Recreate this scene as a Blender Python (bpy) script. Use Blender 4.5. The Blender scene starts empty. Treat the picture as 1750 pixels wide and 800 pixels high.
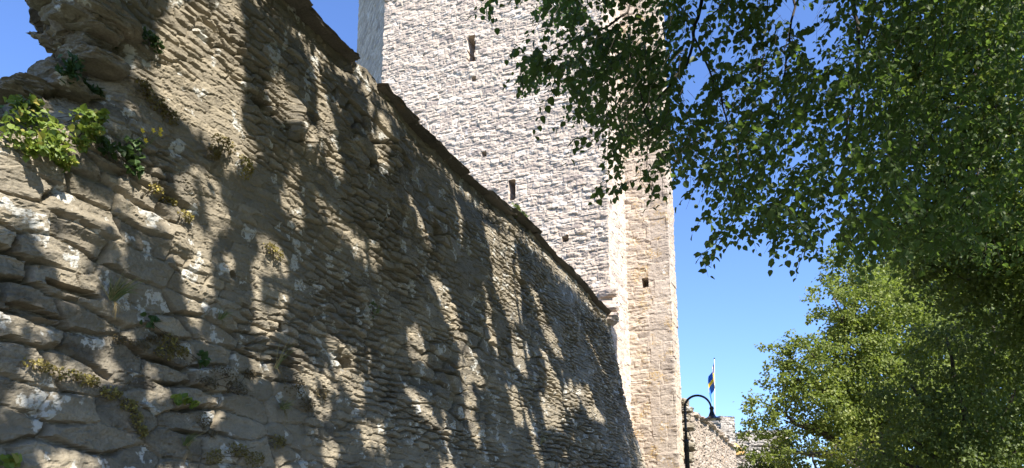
import bpy, math, random
import numpy as np
from mathutils import Vector, Matrix

# ------------------------------------------------------------------ camera, sky, sun, exposure
SC = bpy.context.scene
COL = SC.collection
F, CX, CY, PITCH, EYE = 1264.0, 875.0, 656.0, math.radians(11.3), 1.6
SUN_AZ, SUN_EL = math.radians(142), math.radians(46)

cam_d = bpy.data.cameras.new("camera")
cam = bpy.data.objects.new("camera", cam_d)
COL.objects.link(cam)
cam.location = (0, 0, EYE)
cam.rotation_euler = (math.pi / 2 + PITCH, 0, 0)
cam_d.sensor_width = 36
cam_d.lens = 36 * F / 1750
cam_d.shift_y = (CY - 400) / 1750
cam_d.clip_start, cam_d.clip_end = 0.05, 3000
SC.camera = cam

w = bpy.data.worlds.new("World")
SC.world = w
w.use_nodes = True
wn = w.node_tree.nodes
bg = wn["Background"]
sky = wn.new("ShaderNodeTexSky")
sky.sky_type = 'NISHITA'
sky.sun_disc = False
sky.sun_elevation = SUN_EL
sky.sun_rotation = SUN_AZ
sky.air_density, sky.dust_density, sky.ozone_density = 1.0, 0.3, 3.0
hue = wn.new("ShaderNodeMix")
hue.data_type, hue.blend_type = 'RGBA', 'MULTIPLY'
hue.inputs[0].default_value = 1.0
hue.inputs[7].default_value = (0.77, 0.90, 1.2, 1)
w.node_tree.links.new(sky.outputs[0], hue.inputs[6])
w.node_tree.links.new(hue.outputs[2], bg.inputs[0])
bg.inputs[1].default_value = 0.098

S = Vector((math.sin(SUN_AZ) * math.cos(SUN_EL), math.cos(SUN_AZ) * math.cos(SUN_EL), math.sin(SUN_EL)))
sl = bpy.data.lights.new("sun", 'SUN')
sl.energy, sl.angle, sl.color = 5.0, math.radians(0.53), (1.0, 0.93, 0.82)
so = bpy.data.objects.new("sun", sl)
COL.objects.link(so)
so.location = S * 60
so.rotation_euler = (-S).to_track_quat('-Z', 'Y').to_euler()
vs = SC.view_settings
vs.view_transform, vs.look, vs.gamma, vs.exposure = 'Standard', 'None', 1.0, 1.4
vs.use_curve_mapping = False
S = np.array(S)

# ------------------------------------------------------------------ photo geometry helpers
cp, sp = math.cos(PITCH), math.sin(PITCH)


def ray(x, y):
    x, y = np.broadcast_arrays(np.asarray(x, float), np.asarray(y, float))
    a, b = (x - CX) / F, (CY - y) / F
    return np.stack([a, cp - b * sp, sp + b * cp], -1)


def at(x, y, Y):
    """the point seen at pixel (x, y) that stands Y metres ahead"""
    r = ray(x, y)
    return r * (np.asarray(Y, float) / r[..., 1])[..., None] + np.array([0, 0, EYE])


def pix(P):
    P = np.asarray(P, float) - np.array([0, 0, EYE])
    d = P[..., 1] * cp + P[..., 2] * sp
    u = -P[..., 1] * sp + P[..., 2] * cp
    dd = np.where(d > 0.05, d, 0.05)
    return np.where(d > 0.05, CX + F * P[..., 0] / dd, -9e5), CY - F * u / dd


WA = math.radians(22.5)                                  # heading of the town wall
WD = np.array([math.sin(WA), math.cos(WA), 0])           # along the wall
WN = np.array([math.cos(WA), -math.sin(WA), 0])          # out of its face
UP = np.array([0, 0, 1.0])
D0 = 5.0


def in_poly(x, y, poly):
    x, y = np.asarray(x), np.asarray(y)
    c = np.zeros(x.shape, bool)
    n = len(poly)
    for i in range(n):
        x0, y0 = poly[i]
        x1, y1 = poly[(i + 1) % n]
        if y0 == y1:
            continue
        hit = ((y0 > y) != (y1 > y)) & (x < (x1 - x0) * (y - y0) / (y1 - y0) + x0)
        c ^= hit
    return c


def seg_dist(x, y, line):
    best = np.full(np.shape(x), 1e9)
    for (x0, y0), (x1, y1) in zip(line[:-1], line[1:]):
        dx, dy = x1 - x0, y1 - y0
        k = np.clip(((x - x0) * dx + (y - y0) * dy) / (dx * dx + dy * dy + 1e-12), 0, 1)
        best = np.minimum(best, np.hypot(x - x0 - k * dx, y - y0 - k * dy))
    return best


def sstep(a, b, x):
    k = np.clip((x - a) / (b - a), 0, 1)
    return k * k * (3 - 2 * k)


def hash2(ix, iy, seed):
    h = (ix.astype(np.int64) * 374761393 + iy.astype(np.int64) * 668265263 + seed * 1274126177) & 0xFFFFFFFF
    h = ((h ^ (h >> 13)) * 1274126177) & 0xFFFFFFFF
    h = ((h ^ (h >> 16)) * 2246822519) & 0xFFFFFFFF
    h ^= h >> 15
    return (h & 0xFFFFFF) / float(0xFFFFFF)


def vnoise(x, y, seed=0):
    ix, iy = np.floor(x), np.floor(y)
    fx, fy = x - ix, y - iy
    fx, fy = fx * fx * fx * (fx * (fx * 6 - 15) + 10), fy * fy * fy * (fy * (fy * 6 - 15) + 10)
    a, b = hash2(ix, iy, seed), hash2(ix + 1, iy, seed)
    c, d = hash2(ix, iy + 1, seed), hash2(ix + 1, iy + 1, seed)
    return (a + (b - a) * fx) * (1 - fy) + (c + (d - c) * fx) * fy - 0.5


def fbm(x, y, seed=0, oct=4, gain=0.5):
    t, a = 0, 1.0
    for o in range(oct):
        t = t + a * vnoise(x * 2 ** o + 13.1 * o, y * 2 ** o + 7.7 * o, seed + o * 17)
        a *= gain
    return t


# ------------------------------------------------------------------ object helpers
def link(o, parent=None):
    COL.objects.link(o)
    if parent is not None:
        o.parent = parent
    return o


def tag(o, label=None, cat=None, group=None, kind=None):
    for k, v in (("label", label), ("category", cat), ("group", group), ("kind", kind)):
        if v:
            o[k] = v
    return o


def empty(name, loc=(0, 0, 0)):
    o = bpy.data.objects.new(name, None)
    o.empty_display_size = 0.2
    o.location = loc
    return link(o)


def mesh_np(name, V, faces, mat, parent=None, attrs=None, smooth=False, mat_idx=None):
    """V: (n,3); faces: list of int arrays (m,k)"""
    V = np.asarray(V, np.float32)
    if parent is not None:
        V = V - np.array(parent.location, np.float32)
    me = bpy.data.meshes.new(name)
    me.vertices.add(len(V))
    me.vertices.foreach_set("co", V.ravel())
    faces = [np.asarray(f, np.int32) for f in faces if len(f)]
    loops = np.concatenate([f.ravel() for f in faces])
    sizes = np.concatenate([np.full(len(f), f.shape[1], np.int32) for f in faces])
    starts = np.concatenate([[0], np.cumsum(sizes)[:-1]]).astype(np.int32)
    me.loops.add(len(loops))
    me.loops.foreach_set("vertex_index", loops)
    me.polygons.add(len(sizes))
    me.polygons.foreach_set("loop_start", starts)
    me.polygons.foreach_set("loop_total", sizes)
    if mat_idx is not None:
        me.polygons.foreach_set("material_index", np.asarray(mat_idx, np.int32))
    me.polygons.foreach_set("use_smooth", np.full(len(sizes), smooth))
    for k, a in (attrs or {}).items():
        at_ = me.attributes.new(k, 'FLOAT', 'POINT')
        at_.data.foreach_set("value", np.asarray(a, np.float32))
    for m in (mat if isinstance(mat, (list, tuple)) else [mat]):
        me.materials.append(m)
    me.update()
    me.validate()
    return link(bpy.data.objects.new(name, me), parent)


def grid_faces(nu, nv):
    i = np.arange(nu * nv).reshape(nv, nu)
    return np.stack([i[:-1, :-1], i[:-1, 1:], i[1:, 1:], i[1:, :-1]], -1).reshape(-1, 4)


class MB:
    """collects pieces of one mesh"""
    def __init__(s):
        s.V, s.F, s.n = [], [], 0

    def add(s, V, faces):
        for f in faces:
            s.F.append(np.asarray(f, np.int32) + s.n)
        s.V.append(np.asarray(V, float))
        s.n += len(V)

    def tube(s, pts, rad, sides=7, cap=True):
        pts = np.asarray(pts, float)
        rad = np.broadcast_to(np.asarray(rad, float), (len(pts),))
        T = np.gradient(pts, axis=0)
        T /= np.linalg.norm(T, axis=1)[:, None] + 1e-9
        ref = np.array([0.31, 0.17, 0.93])
        A = np.cross(T, ref)
        bad = np.linalg.norm(A, axis=1) < 0.2
        A[bad] = np.cross(T[bad], np.array([1.0, 0.2, 0]))
        A /= np.linalg.norm(A, axis=1)[:, None]
        B = np.cross(T, A)
        th = np.linspace(0, 2 * math.pi, sides, endpoint=False)
        V = pts[:, None] + rad[:, None, None] * (A[:, None] * np.cos(th)[None, :, None] + B[:, None] * np.sin(th)[None, :, None])
        i = np.arange(len(pts) * sides).reshape(len(pts), sides)
        j = np.roll(i, -1, axis=1)
        f = [np.stack([i[:-1], j[:-1], j[1:], i[1:]], -1).reshape(-1, 4)]
        if cap:
            f += [i[0][::-1][None], i[-1][None]]
        s.add(V.reshape(-1, 3), f)

    def lathe(s, centre, prof, sides=24):
        pr = np.asarray(prof, float)
        th = np.linspace(0, 2 * math.pi, sides, endpoint=False)
        V = np.stack([np.outer(pr[:, 0], np.cos(th)), np.outer(pr[:, 0], np.sin(th)), np.repeat(pr[:, 1][:, None], sides, 1)], -1)
        i = np.arange(len(pr) * sides).reshape(len(pr), sides)
        j = np.roll(i, -1, axis=1)
        s.add(V.reshape(-1, 3) + np.asarray(centre), [np.stack([i[:-1], j[:-1], j[1:], i[1:]], -1).reshape(-1, 4)])

    def box(s, o, ax, ay, az):
        """corner o and three edge vectors"""
        o, ax, ay, az = (np.asarray(q, float) for q in (o, ax, ay, az))
        V = [o, o + ax, o + ax + ay, o + ay, o + az, o + ax + az, o + ax + ay + az, o + ay + az]
        s.add(V, [[[3, 2, 1, 0], [4, 5, 6, 7], [0, 1, 5, 4], [1, 2, 6, 5], [2, 3, 7, 6], [3, 0, 4, 7]]])

    def rock(s, c, size, seed, ax=None, n=7, rough=0.16, knock=True):
        """a broken angular stone: a subdivided block with knocked-off corners"""
        g = np.linspace(-1, 1, n)
        A, B = np.meshgrid(g, g)
        ax = np.array([WD, WN, UP]) if ax is None else ax
        rg = np.random.default_rng(seed)
        planes = rg.normal(size=(7, 3))
        planes /= np.linalg.norm(planes, axis=1)[:, None]
        lim = rg.uniform(0.85, 1.2, 7)
        for k in range(3):
            for sgn in (-1, 1):
                P = np.zeros((n, n, 3))
                P[..., k] = sgn
                P[..., (k + 1) % 3] = A
                P[..., (k + 2) % 3] = B
                P = P.reshape(-1, 3)
                P = P / np.maximum(1, np.linalg.norm(P, axis=1) / (1.35 if knock else 1.62))[:, None]
                for q, l in zip(planes, lim if knock else lim + 0.45):
                    d = P @ q
                    P = P - q * np.maximum(d - l, 0)[:, None]
                P = P * (1 + 0.16 * vnoise(P[:, 2] * 4.5 + seed, P[:, 0] * 0.9 + P[:, 1] * 0.9, seed + 9))[:, None] ** np.array([1, 1, 0])
                P = P + rough * np.stack([fbm(P[:, 1] * 1.7 + seed, P[:, 2] * 3.1 + P[:, 0], seed + 1),
                                          fbm(P[:, 0] * 1.7 + seed, P[:, 2] * 3.1 + P[:, 1], seed + 2),
                                          fbm(P[:, 0] * 1.7 + seed, P[:, 1] * 1.7 + P[:, 2], seed + 3)], -1)
                V = np.asarray(c) + (P * np.asarray(size) / 2) @ ax
                f = grid_faces(n, n)
                s.add(V, [f if sgn > 0 else f[:, ::-1]])

    def build(s, name, mat, parent=None, smooth=False, attrs=None):
        return mesh_np(name, np.concatenate(s.V), s.F, mat, parent, attrs, smooth)


# ------------------------------------------------------------------ materials
def new_mat(name):
    m = bpy.data.materials.new(name)
    m.use_nodes = True
    nt = m.node_tree
    return m, nt, nt.nodes, nt.links, nt.nodes["Principled BSDF"]


def ramp(nodes, stops):
    r = nodes.new("ShaderNodeValToRGB")
    el = r.color_ramp.elements
    while len(el) < len(stops):
        el.new(0.5)
    for e, (p, c) in zip(el, stops):
        e.position = p
        e.color = (*c, 1)
    return r


def noise(nodes, links, vec, scale, detail=5, rough=0.6):
    n = nodes.new("ShaderNodeTexNoise")
    n.inputs["Scale"].default_value = scale
    n.inputs["Detail"].default_value = detail
    n.inputs["Roughness"].default_value = rough
    links.new(vec, n.inputs["Vector"])
    return n.outputs["Fac"]


def mixc(nodes, links, fac, a, b, mode='MIX'):
    m = nodes.new("ShaderNodeMix")
    m.data_type = 'RGBA'
    m.blend_type = mode
    for s_, v in ((m.inputs[0], fac), (m.inputs[6], a), (m.inputs[7], b)):
        if hasattr(v, "is_output"):
            links.new(v, s_)
        elif isinstance(v, tuple):
            s_.default_value = (*v, 1)
        else:
            s_.default_value = v
    return m.outputs[2]


def thresh(nodes, links, v, a, b):
    r = nodes.new("ShaderNodeMapRange")
    r.interpolation_type = 'SMOOTHSTEP'
    links.new(v, r.inputs[0])
    r.inputs[1].default_value, r.inputs[2].default_value = a, b
    return r.outputs[0]


def stone_mat(name, stops, mortar, white, ochre, lw=(0.60, 0.66), lo=(0.62, 0.72), scale=1.0, bump=0.5, moss=None):
    m, nt, N, L, p = new_mat(name)
    tc = N.new("ShaderNodeTexCoord").outputs["Object"]
    ti = N.new("ShaderNodeAttribute"); ti.attribute_name = "tint"
    jo = N.new("ShaderNodeAttribute"); jo.attribute_name = "joint"
    r = ramp(N, stops)
    mott = noise(N, L, tc, 5 * scale, 8, 0.65)
    ad = N.new("ShaderNodeMath"); ad.operation = 'MULTIPLY_ADD'
    L.new(mott, ad.inputs[0]); ad.inputs[1].default_value = 0.75
    L.new(ti.outputs["Fac"], ad.inputs[2])
    sb = N.new("ShaderNodeMath"); sb.operation = 'SUBTRACT'
    L.new(ad.outputs[0], sb.inputs[0]); sb.inputs[1].default_value = 0.37
    L.new(sb.outputs[0], r.inputs[0])
    c = r.outputs[0]
    fine = noise(N, L, tc, 45 * scale, 6, 0.7)
    fr = ramp(N, [(0.3, (0.62, 0.6, 0.58)), (0.7, (1.25, 1.25, 1.22))])
    L.new(fine, fr.inputs[0])
    c = mixc(N, L, 0.9, c, fr.outputs[0], 'MULTIPLY')
    mo = mixc(N, L, fine, mortar, tuple(q * 0.75 for q in mortar))
    c = mixc(N, L, jo.outputs["Fac"], c, mo)
    oc = thresh(N, L, noise(N, L, tc, 2.1 * scale, 7, 0.7), *lo)
    oc2 = N.new("ShaderNodeMath"); oc2.operation = 'MULTIPLY'
    L.new(oc, oc2.inputs[0]); L.new(thresh(N, L, noise(N, L, tc, 19 * scale, 4, 0.7), 0.42, 0.62), oc2.inputs[1])
    c = mixc(N, L, oc2.outputs[0], c, ochre)
    li = thresh(N, L, noise(N, L, tc, 4.2 * scale, 6, 0.55), *lw)
    li2 = N.new("ShaderNodeMath"); li2.operation = 'MULTIPLY'
    L.new(li, li2.inputs[0]); L.new(thresh(N, L, noise(N, L, tc, 22 * scale, 5, 0.6), 0.38, 0.5), li2.inputs[1])
    c = mixc(N, L, li2.outputs[0], c, white)
    if moss:
        ms = thresh(N, L, noise(N, L, tc, 1.3 * scale, 7, 0.7), 0.6, 0.7)
        c = mixc(N, L, ms, c, moss)
    L.new(c, p.inputs["Base Color"])
    p.inputs["Roughness"].default_value = 0.92
    p.inputs["Specular IOR Level"].default_value = 0.2
    b = N.new("ShaderNodeBump")
    b.inputs["Strength"].default_value = bump
    b.inputs["Distance"].default_value = 0.02
    L.new(noise(N, L, tc, 28 * scale, 8, 0.7), b.inputs["Height"])
    L.new(b.outputs[0], p.inputs["Normal"])
    return m


def leaf_mat(name, dark, light, trans, tw=0.35, yellow=None):
    m, nt, N, L, p = new_mat(name)
    ti = N.new("ShaderNodeAttribute"); ti.attribute_name = "tint"
    st = [(0.0, dark), (0.8, light)]
    if yellow:
        st.append((1.0, yellow))
    r = ramp(N, st)
    L.new(ti.outputs["Fac"], r.inputs[0])
    L.new(r.outputs[0], p.inputs["Base Color"])
    p.inputs["Roughness"].default_value = 0.5
    p.inputs["Specular IOR Level"].default_value = 0.3
    t = N.new("ShaderNodeBsdfTranslucent")
    c = mixc(N, L, 0.75, r.outputs[0], trans)
    L.new(c, t.inputs[0])
    mx = N.new("ShaderNodeMixShader")
    mx.inputs[0].default_value = tw
    L.new(p.outputs[0], mx.inputs[1]); L.new(t.outputs[0], mx.inputs[2])
    L.new(mx.outputs[0], N["Material Output"].inputs[0])
    return m


def plain_mat(name, col, rough=0.6, metal=0.0, var=0.25, scale=20):
    m, nt, N, L, p = new_mat(name)
    tc = N.new("ShaderNodeTexCoord").outputs["Object"]
    r = ramp(N, [(0.3, tuple(c * (1 - var) for c in col)), (0.7, tuple(c * (1 + var) for c in col))])
    L.new(noise(N, L, tc, scale, 5), r.inputs[0])
    L.new(r.outputs[0], p.inputs["Base Color"])
    p.inputs["Roughness"].default_value = rough
    p.inputs["Metallic"].default_value = metal
    return m


M_WALL = stone_mat("grey limestone rubble", [(0.0, (0.09, 0.081, 0.067)), (0.35, (0.17, 0.153, 0.123)), (0.7, (0.235, 0.208, 0.163)), (1.0, (0.36, 0.315, 0.24))],
                   (0.26, 0.225, 0.165), (0.42, 0.415, 0.385), (0.34, 0.225, 0.07), lw=(0.59, 0.62), bump=0.7)
M_COPE = stone_mat("coping limestone", [(0.0, (0.065, 0.06, 0.055)), (1.0, (0.17, 0.155, 0.135))],
                   (0.12, 0.1, 0.08), (0.3, 0.3, 0.28), (0.25, 0.15, 0.06), lw=(0.66, 0.72))
M_TOWER = stone_mat("pale limestone", [(0.0, (0.32, 0.27, 0.245)), (0.4, (0.50, 0.415, 0.35)), (0.7, (0.60, 0.495, 0.41)), (1.0, (0.68, 0.605, 0.54))],
                    (0.5, 0.43, 0.36), (0.58, 0.56, 0.54), (0.46, 0.33, 0.17), lw=(0.6, 0.7), lo=(0.66, 0.8), bump=0.6)
M_BUTT = stone_mat("buff limestone", [(0.0, (0.31, 0.265, 0.23)), (0.5, (0.44, 0.38, 0.325)), (1.0, (0.55, 0.485, 0.42))],
                   (0.48, 0.4, 0.32), (0.56, 0.54, 0.51), (0.38, 0.26, 0.11), lw=(0.64, 0.72), lo=(0.5, 0.62), bump=0.5)
M_FAR = stone_mat("distant limestone", [(0.0, (0.2, 0.165, 0.135)), (0.5, (0.31, 0.26, 0.21)), (1.0, (0.42, 0.36, 0.3))],
                  (0.3, 0.25, 0.2), (0.42, 0.4, 0.37), (0.36, 0.19, 0.07), lo=(0.54, 0.66), scale=0.6)
M_GREY = stone_mat("pale grey limestone", [(0.0, (0.25, 0.228, 0.205)), (1.0, (0.4, 0.368, 0.335))],
                   (0.3, 0.275, 0.245), (0.42, 0.41, 0.39), (0.4, 0.32, 0.2), scale=0.5)
M_ORANGE = stone_mat("orange lichened stone", [(0.0, (0.38, 0.22, 0.07)), (1.0, (0.55, 0.36, 0.15))],
                     (0.4, 0.3, 0.15), (0.5, 0.45, 0.4), (0.5, 0.27, 0.06), scale=0.6)
M_BARK = plain_mat("bark", (0.055, 0.045, 0.035), 0.9, 0, 0.4, 14)
M_TWIG = plain_mat("twig bark", (0.035, 0.028, 0.02), 0.9)
M_LIME = leaf_mat("lime leaf", (0.04, 0.072, 0.02), (0.08, 0.122, 0.036), (0.17, 0.28, 0.04), 0.42, (0.14, 0.2, 0.03))
M_MAPLE = leaf_mat("sunny leaf", (0.085, 0.12, 0.028), (0.175, 0.205, 0.05), (0.33, 0.43, 0.06), 0.36, (0.27, 0.28, 0.08))
M_DARKL = leaf_mat("deep green leaf", (0.06, 0.088, 0.024), (0.125, 0.165, 0.05), (0.24, 0.33, 0.045), 0.36)
M_YELL = leaf_mat("yellow green leaf", (0.1, 0.13, 0.02), (0.18, 0.21, 0.035), (0.3, 0.34, 0.04), 0.35, (0.25, 0.24, 0.04))
M_IVY = leaf_mat("ivy leaf", (0.06, 0.105, 0.02), (0.17, 0.225, 0.04), (0.3, 0.4, 0.05), 0.3, (0.32, 0.28, 0.07))
M_IVYD = leaf_mat("dark ivy leaf", (0.02, 0.045, 0.015), (0.05, 0.09, 0.025), (0.08, 0.15, 0.03), 0.2)
M_SEDUM = leaf_mat("stonecrop", (0.09, 0.065, 0.03), (0.2, 0.17, 0.05), (0.3, 0.26, 0.05), 0.2, (0.4, 0.33, 0.08))
M_DRY = leaf_mat("dry moss", (0.06, 0.045, 0.03), (0.14, 0.11, 0.055), (0.2, 0.16, 0.06), 0.2, (0.25, 0.2, 0.1))
M_GRASS = leaf_mat("grass blade", (0.07, 0.11, 0.04), (0.16, 0.2, 0.08), (0.25, 0.3, 0.1), 0.3, (0.3, 0.26, 0.14))
M_PETAL = plain_mat("yellow petal", (0.75, 0.55, 0.02), 0.6)
M_IRON = plain_mat("black painted iron", (0.012, 0.013, 0.016), 0.35, 0.0, 0.3, 30)
M_BLUE = plain_mat("blue flag cloth", (0.01, 0.1, 0.35), 0.8, 0, 0.1)
M_GOLD = plain_mat("yellow flag cloth", (0.8, 0.5, 0.01), 0.8, 0, 0.06)
M_POLE = plain_mat("white painted pole", (0.5, 0.5, 0.5), 0.4, 0, 0.05)
M_GLASS = plain_mat("milky lamp glass", (0.55, 0.55, 0.5), 0.3, 0, 0.05)
M_GROUND = plain_mat("grass ground", (0.07, 0.085, 0.035), 0.95, 0, 0.4, 3)
M_PATH = plain_mat("gravel path surface", (0.3, 0.26, 0.21), 0.95, 0, 0.25, 40)

# ------------------------------------------------------------------ ground and path
g = MB()
g.box((-900, -900, -0.5), (1800, 0, 0), (0, 1800, 0), (0, 0, 0.5))
tag(g.build("ground", M_GROUND), kind="structure")
g = MB()
o_ = WN * 0.5 - WD * 20
g.box(o_ + UP * 0.004, WD * 90, WN * -3.2, UP * 0.002)
tag(g.build("path", M_PATH), kind="structure")


# ------------------------------------------------------------------ masonry relief
def masonry(u, v, seed, hgt, wid, depth=0.05, rnd=0.035, off=0.03, tilt=0.1, warp=0.05, rough=0.02, split=0.3, vmin=-1, vmax=25, strata=(2.6, 9), gapvar=0.0):
    """relief of a rubble wall: (height, tint per stone, joint 0..1)"""
    rg = np.random.default_rng(seed)
    uw = u + warp * 1.2 * fbm(u * 2.3, v * 3.0, seed + 3, 3)
    vw = v + warp * 1.6 * fbm(u * 0.9, v * 1.1, seed + 5, 3) + warp * 0.45 * fbm(u * 6, v * 9, seed + 6, 2)
    ys = [vmin]
    while ys[-1] < vmax:
        ys.append(ys[-1] + rg.uniform(*hgt) * (0.6 if rg.random() < 0.25 else 1))
    ys = np.array(ys)
    ci = np.clip(np.searchsorted(ys, vw) - 1, 0, len(ys) - 2)
    H, Tn, J = np.zeros(u.shape), np.zeros(u.shape), np.zeros(u.shape)
    umin, umax = uw.min() - 1, uw.max() + 1
    for c in np.unique(ci):
        k = ci == c
        uu, vv = uw[k], vw[k]
        y0, y1 = ys[c], ys[c + 1]
        n = int((umax - umin) / wid[0]) + 3
        xs = umin - rg.random() + np.concatenate([[0], np.cumsum(rg.uniform(wid[0], wid[1], n) * rg.choice([0.5, 1, 1, 1.5], n))])
        si = np.clip(np.searchsorted(xs, uu) - 1, 0, n - 1)
        x0, x1 = xs[si], xs[si + 1]
        sp_ = (rg.random(n) < split) & ((y1 - y0) > 0.7 * hgt[1] * 0.7)
        fr = y0 + (y1 - y0) * rg.uniform(0.35, 0.65, n)
        hi = vv > fr[si]
        a = np.where(sp_[si] & hi, fr[si], y0)
        b = np.where(sp_[si] & ~hi, fr[si], y1)
        sid = si * 2 + (sp_[si] & hi)
        ro = rg.normal(size=2 * n) * off
        tu = rg.normal(size=2 * n) * tilt
        tv = rg.normal(size=2 * n) * tilt * 1.4
        tt = rg.random(2 * n)
        dx = np.minimum(uu - x0, x1 - uu)
        dy = np.minimum(vv - a, b - vv)
        e = np.minimum(dx, dy * 1.1)
        r = sstep(0, rnd, e)
        tw = np.clip((x1 - x0) / 0.4, 0.3, 1)
        H[k] = ro[sid] + tu[sid] * np.clip(uu - (x0 + x1) / 2, -0.2, 0.2) + tv[sid] * (vv - (a + b) / 2) - depth * (1 - r)
        Tn[k] = tt[sid]
        J[k] = 1 - sstep(rnd * 0.15, rnd * 0.6, e)
    if gapvar:
        H = H - gapvar * J * sstep(0.02, 0.3, fbm(u * 1.9, v * 2.6, seed + 33, 3))
    H = H + rough * 1.6 * fbm(u * strata[0], v * strata[1], seed + 21, 4, 0.55) + rough * 0.9 * fbm(u * 14, v * 24, seed + 22, 3, 0.6)
    return H, Tn, J


def cells(u, v, su, sv, seed, ju=0.85, jv=0.6, wgt=0.0):
    """angular rubble pieces: (edge distance in metres, offset within the piece, id numbers)"""
    x, y = u / su, v / sv
    y = y
    iy0 = np.floor(y)
    f1 = np.full(u.shape, 1e9); f2 = np.full(u.shape, 1e9)
    lx = np.zeros(u.shape); ly = np.zeros(u.shape); r1 = np.zeros(u.shape); r2 = np.zeros(u.shape); r3 = np.zeros(u.shape)
    p1x = np.zeros(u.shape); p1y = np.zeros(u.shape); p2x = np.zeros(u.shape); p2y = np.zeros(u.shape)
    for j in (-1, 0, 1):
        iy = iy0 + j
        sh = hash2(iy, iy * 0 + 7, seed + 50)
        ix0 = np.floor(x - sh)
        for i in (-1, 0, 1):
            ix = ix0 + i
            cx_ = ix + sh + 0.5 + ju * (hash2(ix, iy, seed) - 0.5)
            cy_ = iy + 0.5 + jv * (hash2(ix, iy, seed + 1) - 0.5)
            dx, dy = x - cx_, y - cy_
            d = np.hypot(dx, dy) - wgt * (hash2(ix, iy, seed + 2) - 0.5)
            n1 = d < f1
            n2 = (d < f2) & ~n1
            p2x = np.where(n1, p1x, np.where(n2, cx_, p2x)); p2y = np.where(n1, p1y, np.where(n2, cy_, p2y))
            f2 = np.where(n1, f1, np.where(n2, d, f2))
            f1 = np.where(n1, d, f1)
            p1x = np.where(n1, cx_, p1x); p1y = np.where(n1, cy_, p1y)
            lx = np.where(n1, dx, lx); ly = np.where(n1, dy, ly)
            for arr, k in ((r1, 3), (r2, 4), (r3, 5)):
                arr[n1] = hash2(ix, iy, seed + k)[n1]
    sep = np.hypot((p2x - p1x) * 1.0, p2y - p1y) + 1e-6
    g = np.hypot((p2x - p1x) / su, (p2y - p1y) / sv) / sep          # how fast the separation grows per metre
    e = (f2 - f1) / (2 * g + 1e-9)
    return e, lx * su, ly * sv, r1, r2, r3


def facets(u, v, su, sv, seed, step, tilt):
    """chipped stone: flat facets that meet at broken edges"""
    e, lx, ly, a, b, c = cells(u, v, su, sv, seed, 0.95, 0.9)
    return step * (a - 0.5) + tilt * ((b - 0.5) * lx + 1.4 * (c - 0.5) * ly)


def rubble(u, v, seed):
    uw = u + 0.05 * fbm(u * 2.1, v * 3.1, seed, 3)
    vw = v + 0.10 * fbm(u * 0.7, v * 0.9, seed + 1, 2) + 0.03 * fbm(u * 4, v * 5, seed + 2, 3)
    uw = uw + 0.012 * fbm(u * 18, v * 22, seed + 12, 2)
    vw = vw + 0.010 * fbm(u * 18, v * 22, seed + 13, 2)
    big = cells(uw, vw, 0.50, 0.20, seed + 3, 0.9, 0.45, 0.3)
    sml = cells(uw, vw, 0.27, 0.085, seed + 9, 0.9, 0.45, 0.28)
    pick = fbm(u * 0.55, v * 0.8, seed + 4, 3) + 0.12 * sstep(3.2, 6.2, v) - 0.04 + 0.35 * sstep(7, 12, u) - 0.16 * sstep(6.5, 4.5, u) * sstep(5, 4.2, v) > 0
    e, lx, ly, a, b, c = (np.where(pick, q, p) for p, q in zip(big, sml))
    k = np.where(pick, 0.65, 1.0)
    H = k * (0.075 * (a - 0.5) + 0.16 * (b - 0.5) * np.clip(lx, -.25, .25) + 0.32 * (c - 0.42) * ly)
    openj = sstep(-0.25, 0.2, fbm(u * 1.7, v * 2.4, seed + 5, 3))
    wdt = (0.008 + 0.012 * openj) * np.where(pick, 0.8, 1.15)
    H = 0.85 * H - k * (0.035 + 0.11 * openj) * (1 - sstep(0, wdt * 1.5, e)) - 0.003 * (1 - sstep(0, 0.02, e))
    H = H + facets(uw, vw, 0.15, 0.05, seed + 6, 0.015, 0.24) + facets(uw + 0.03, vw, 0.06, 0.022, seed + 7, 0.008, 0.26)
    J = (1 - sstep(wdt * 0.4, wdt * 1.4, e)) * (1 - 0.6 * openj)
    return H, a * 0.6 + 0.4 * fbm(u * 3, v * 8, seed + 8, 3) + 0.2, J


# ------------------------------------------------------------------ the near town wall
def wall_t(x):
    """distance along the wall plane at pixel column x (level with the eye)"""
    r = ray(x, 909)
    k = -D0 / (r @ WN)
    return (r @ WD) * k


T_END = float(wall_t(1052.0))


def plane_hit(x, y, off=0.0):
    r = ray(x, y)
    k = (-D0 + off) / (r @ WN)
    P = r * np.asarray(k)[..., None]
    return P @ WD, P[..., 2] + EYE


TOPPX = [(-200, -700), (480, -18), (500, 0), (605, 98), (628, 118), (652, 150), (700, 205), (760, 262), (800, 303), (850, 345), (885, 372), (908, 390), (930, 418), (1000, 490), (1025, 522), (1052, 548), (1075, 575)]
_tt, _tz = plane_hit(np.array([q[0] for q in TOPPX]), np.array([q[1] for q in TOPPX]))
print("wall top", np.round(_tt, 2), np.round(_tz, 2), "t_end", T_END)


def ztop(t):
    return np.interp(t, _tt, _tz) + 0.05 * fbm(t * 1.3, t * 0 + 3.3, 77, 3)


def batter(t, z):
    d = np.maximum(np.interp(t, _tt, _tz) - z, 0)
    k = 0.25 + 0.75 * sstep(6, T_END, t)
    return k * (0.10 * d + 0.028 * d * d) - 0.03


# front corner of the broken end, from above down, in wall coordinates
ENDPX = [(132, -500), (136, -80), (146, 0), (142, 26), (156, 44), (186, 58), (190, 82), (174, 108), (172, 130), (138, 156), (70, 178), (0, 200), (-260, 232)]
_et, _ez = plane_hit(np.array([q[0] for q in ENDPX]), np.array([q[1] for q in ENDPX]))
ENDTZ = list(zip(_et, _ez))
OUT_POLY = ENDTZ + [(-40, _ez[-1]), (-40, 60), (_et[0], 60)]

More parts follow.
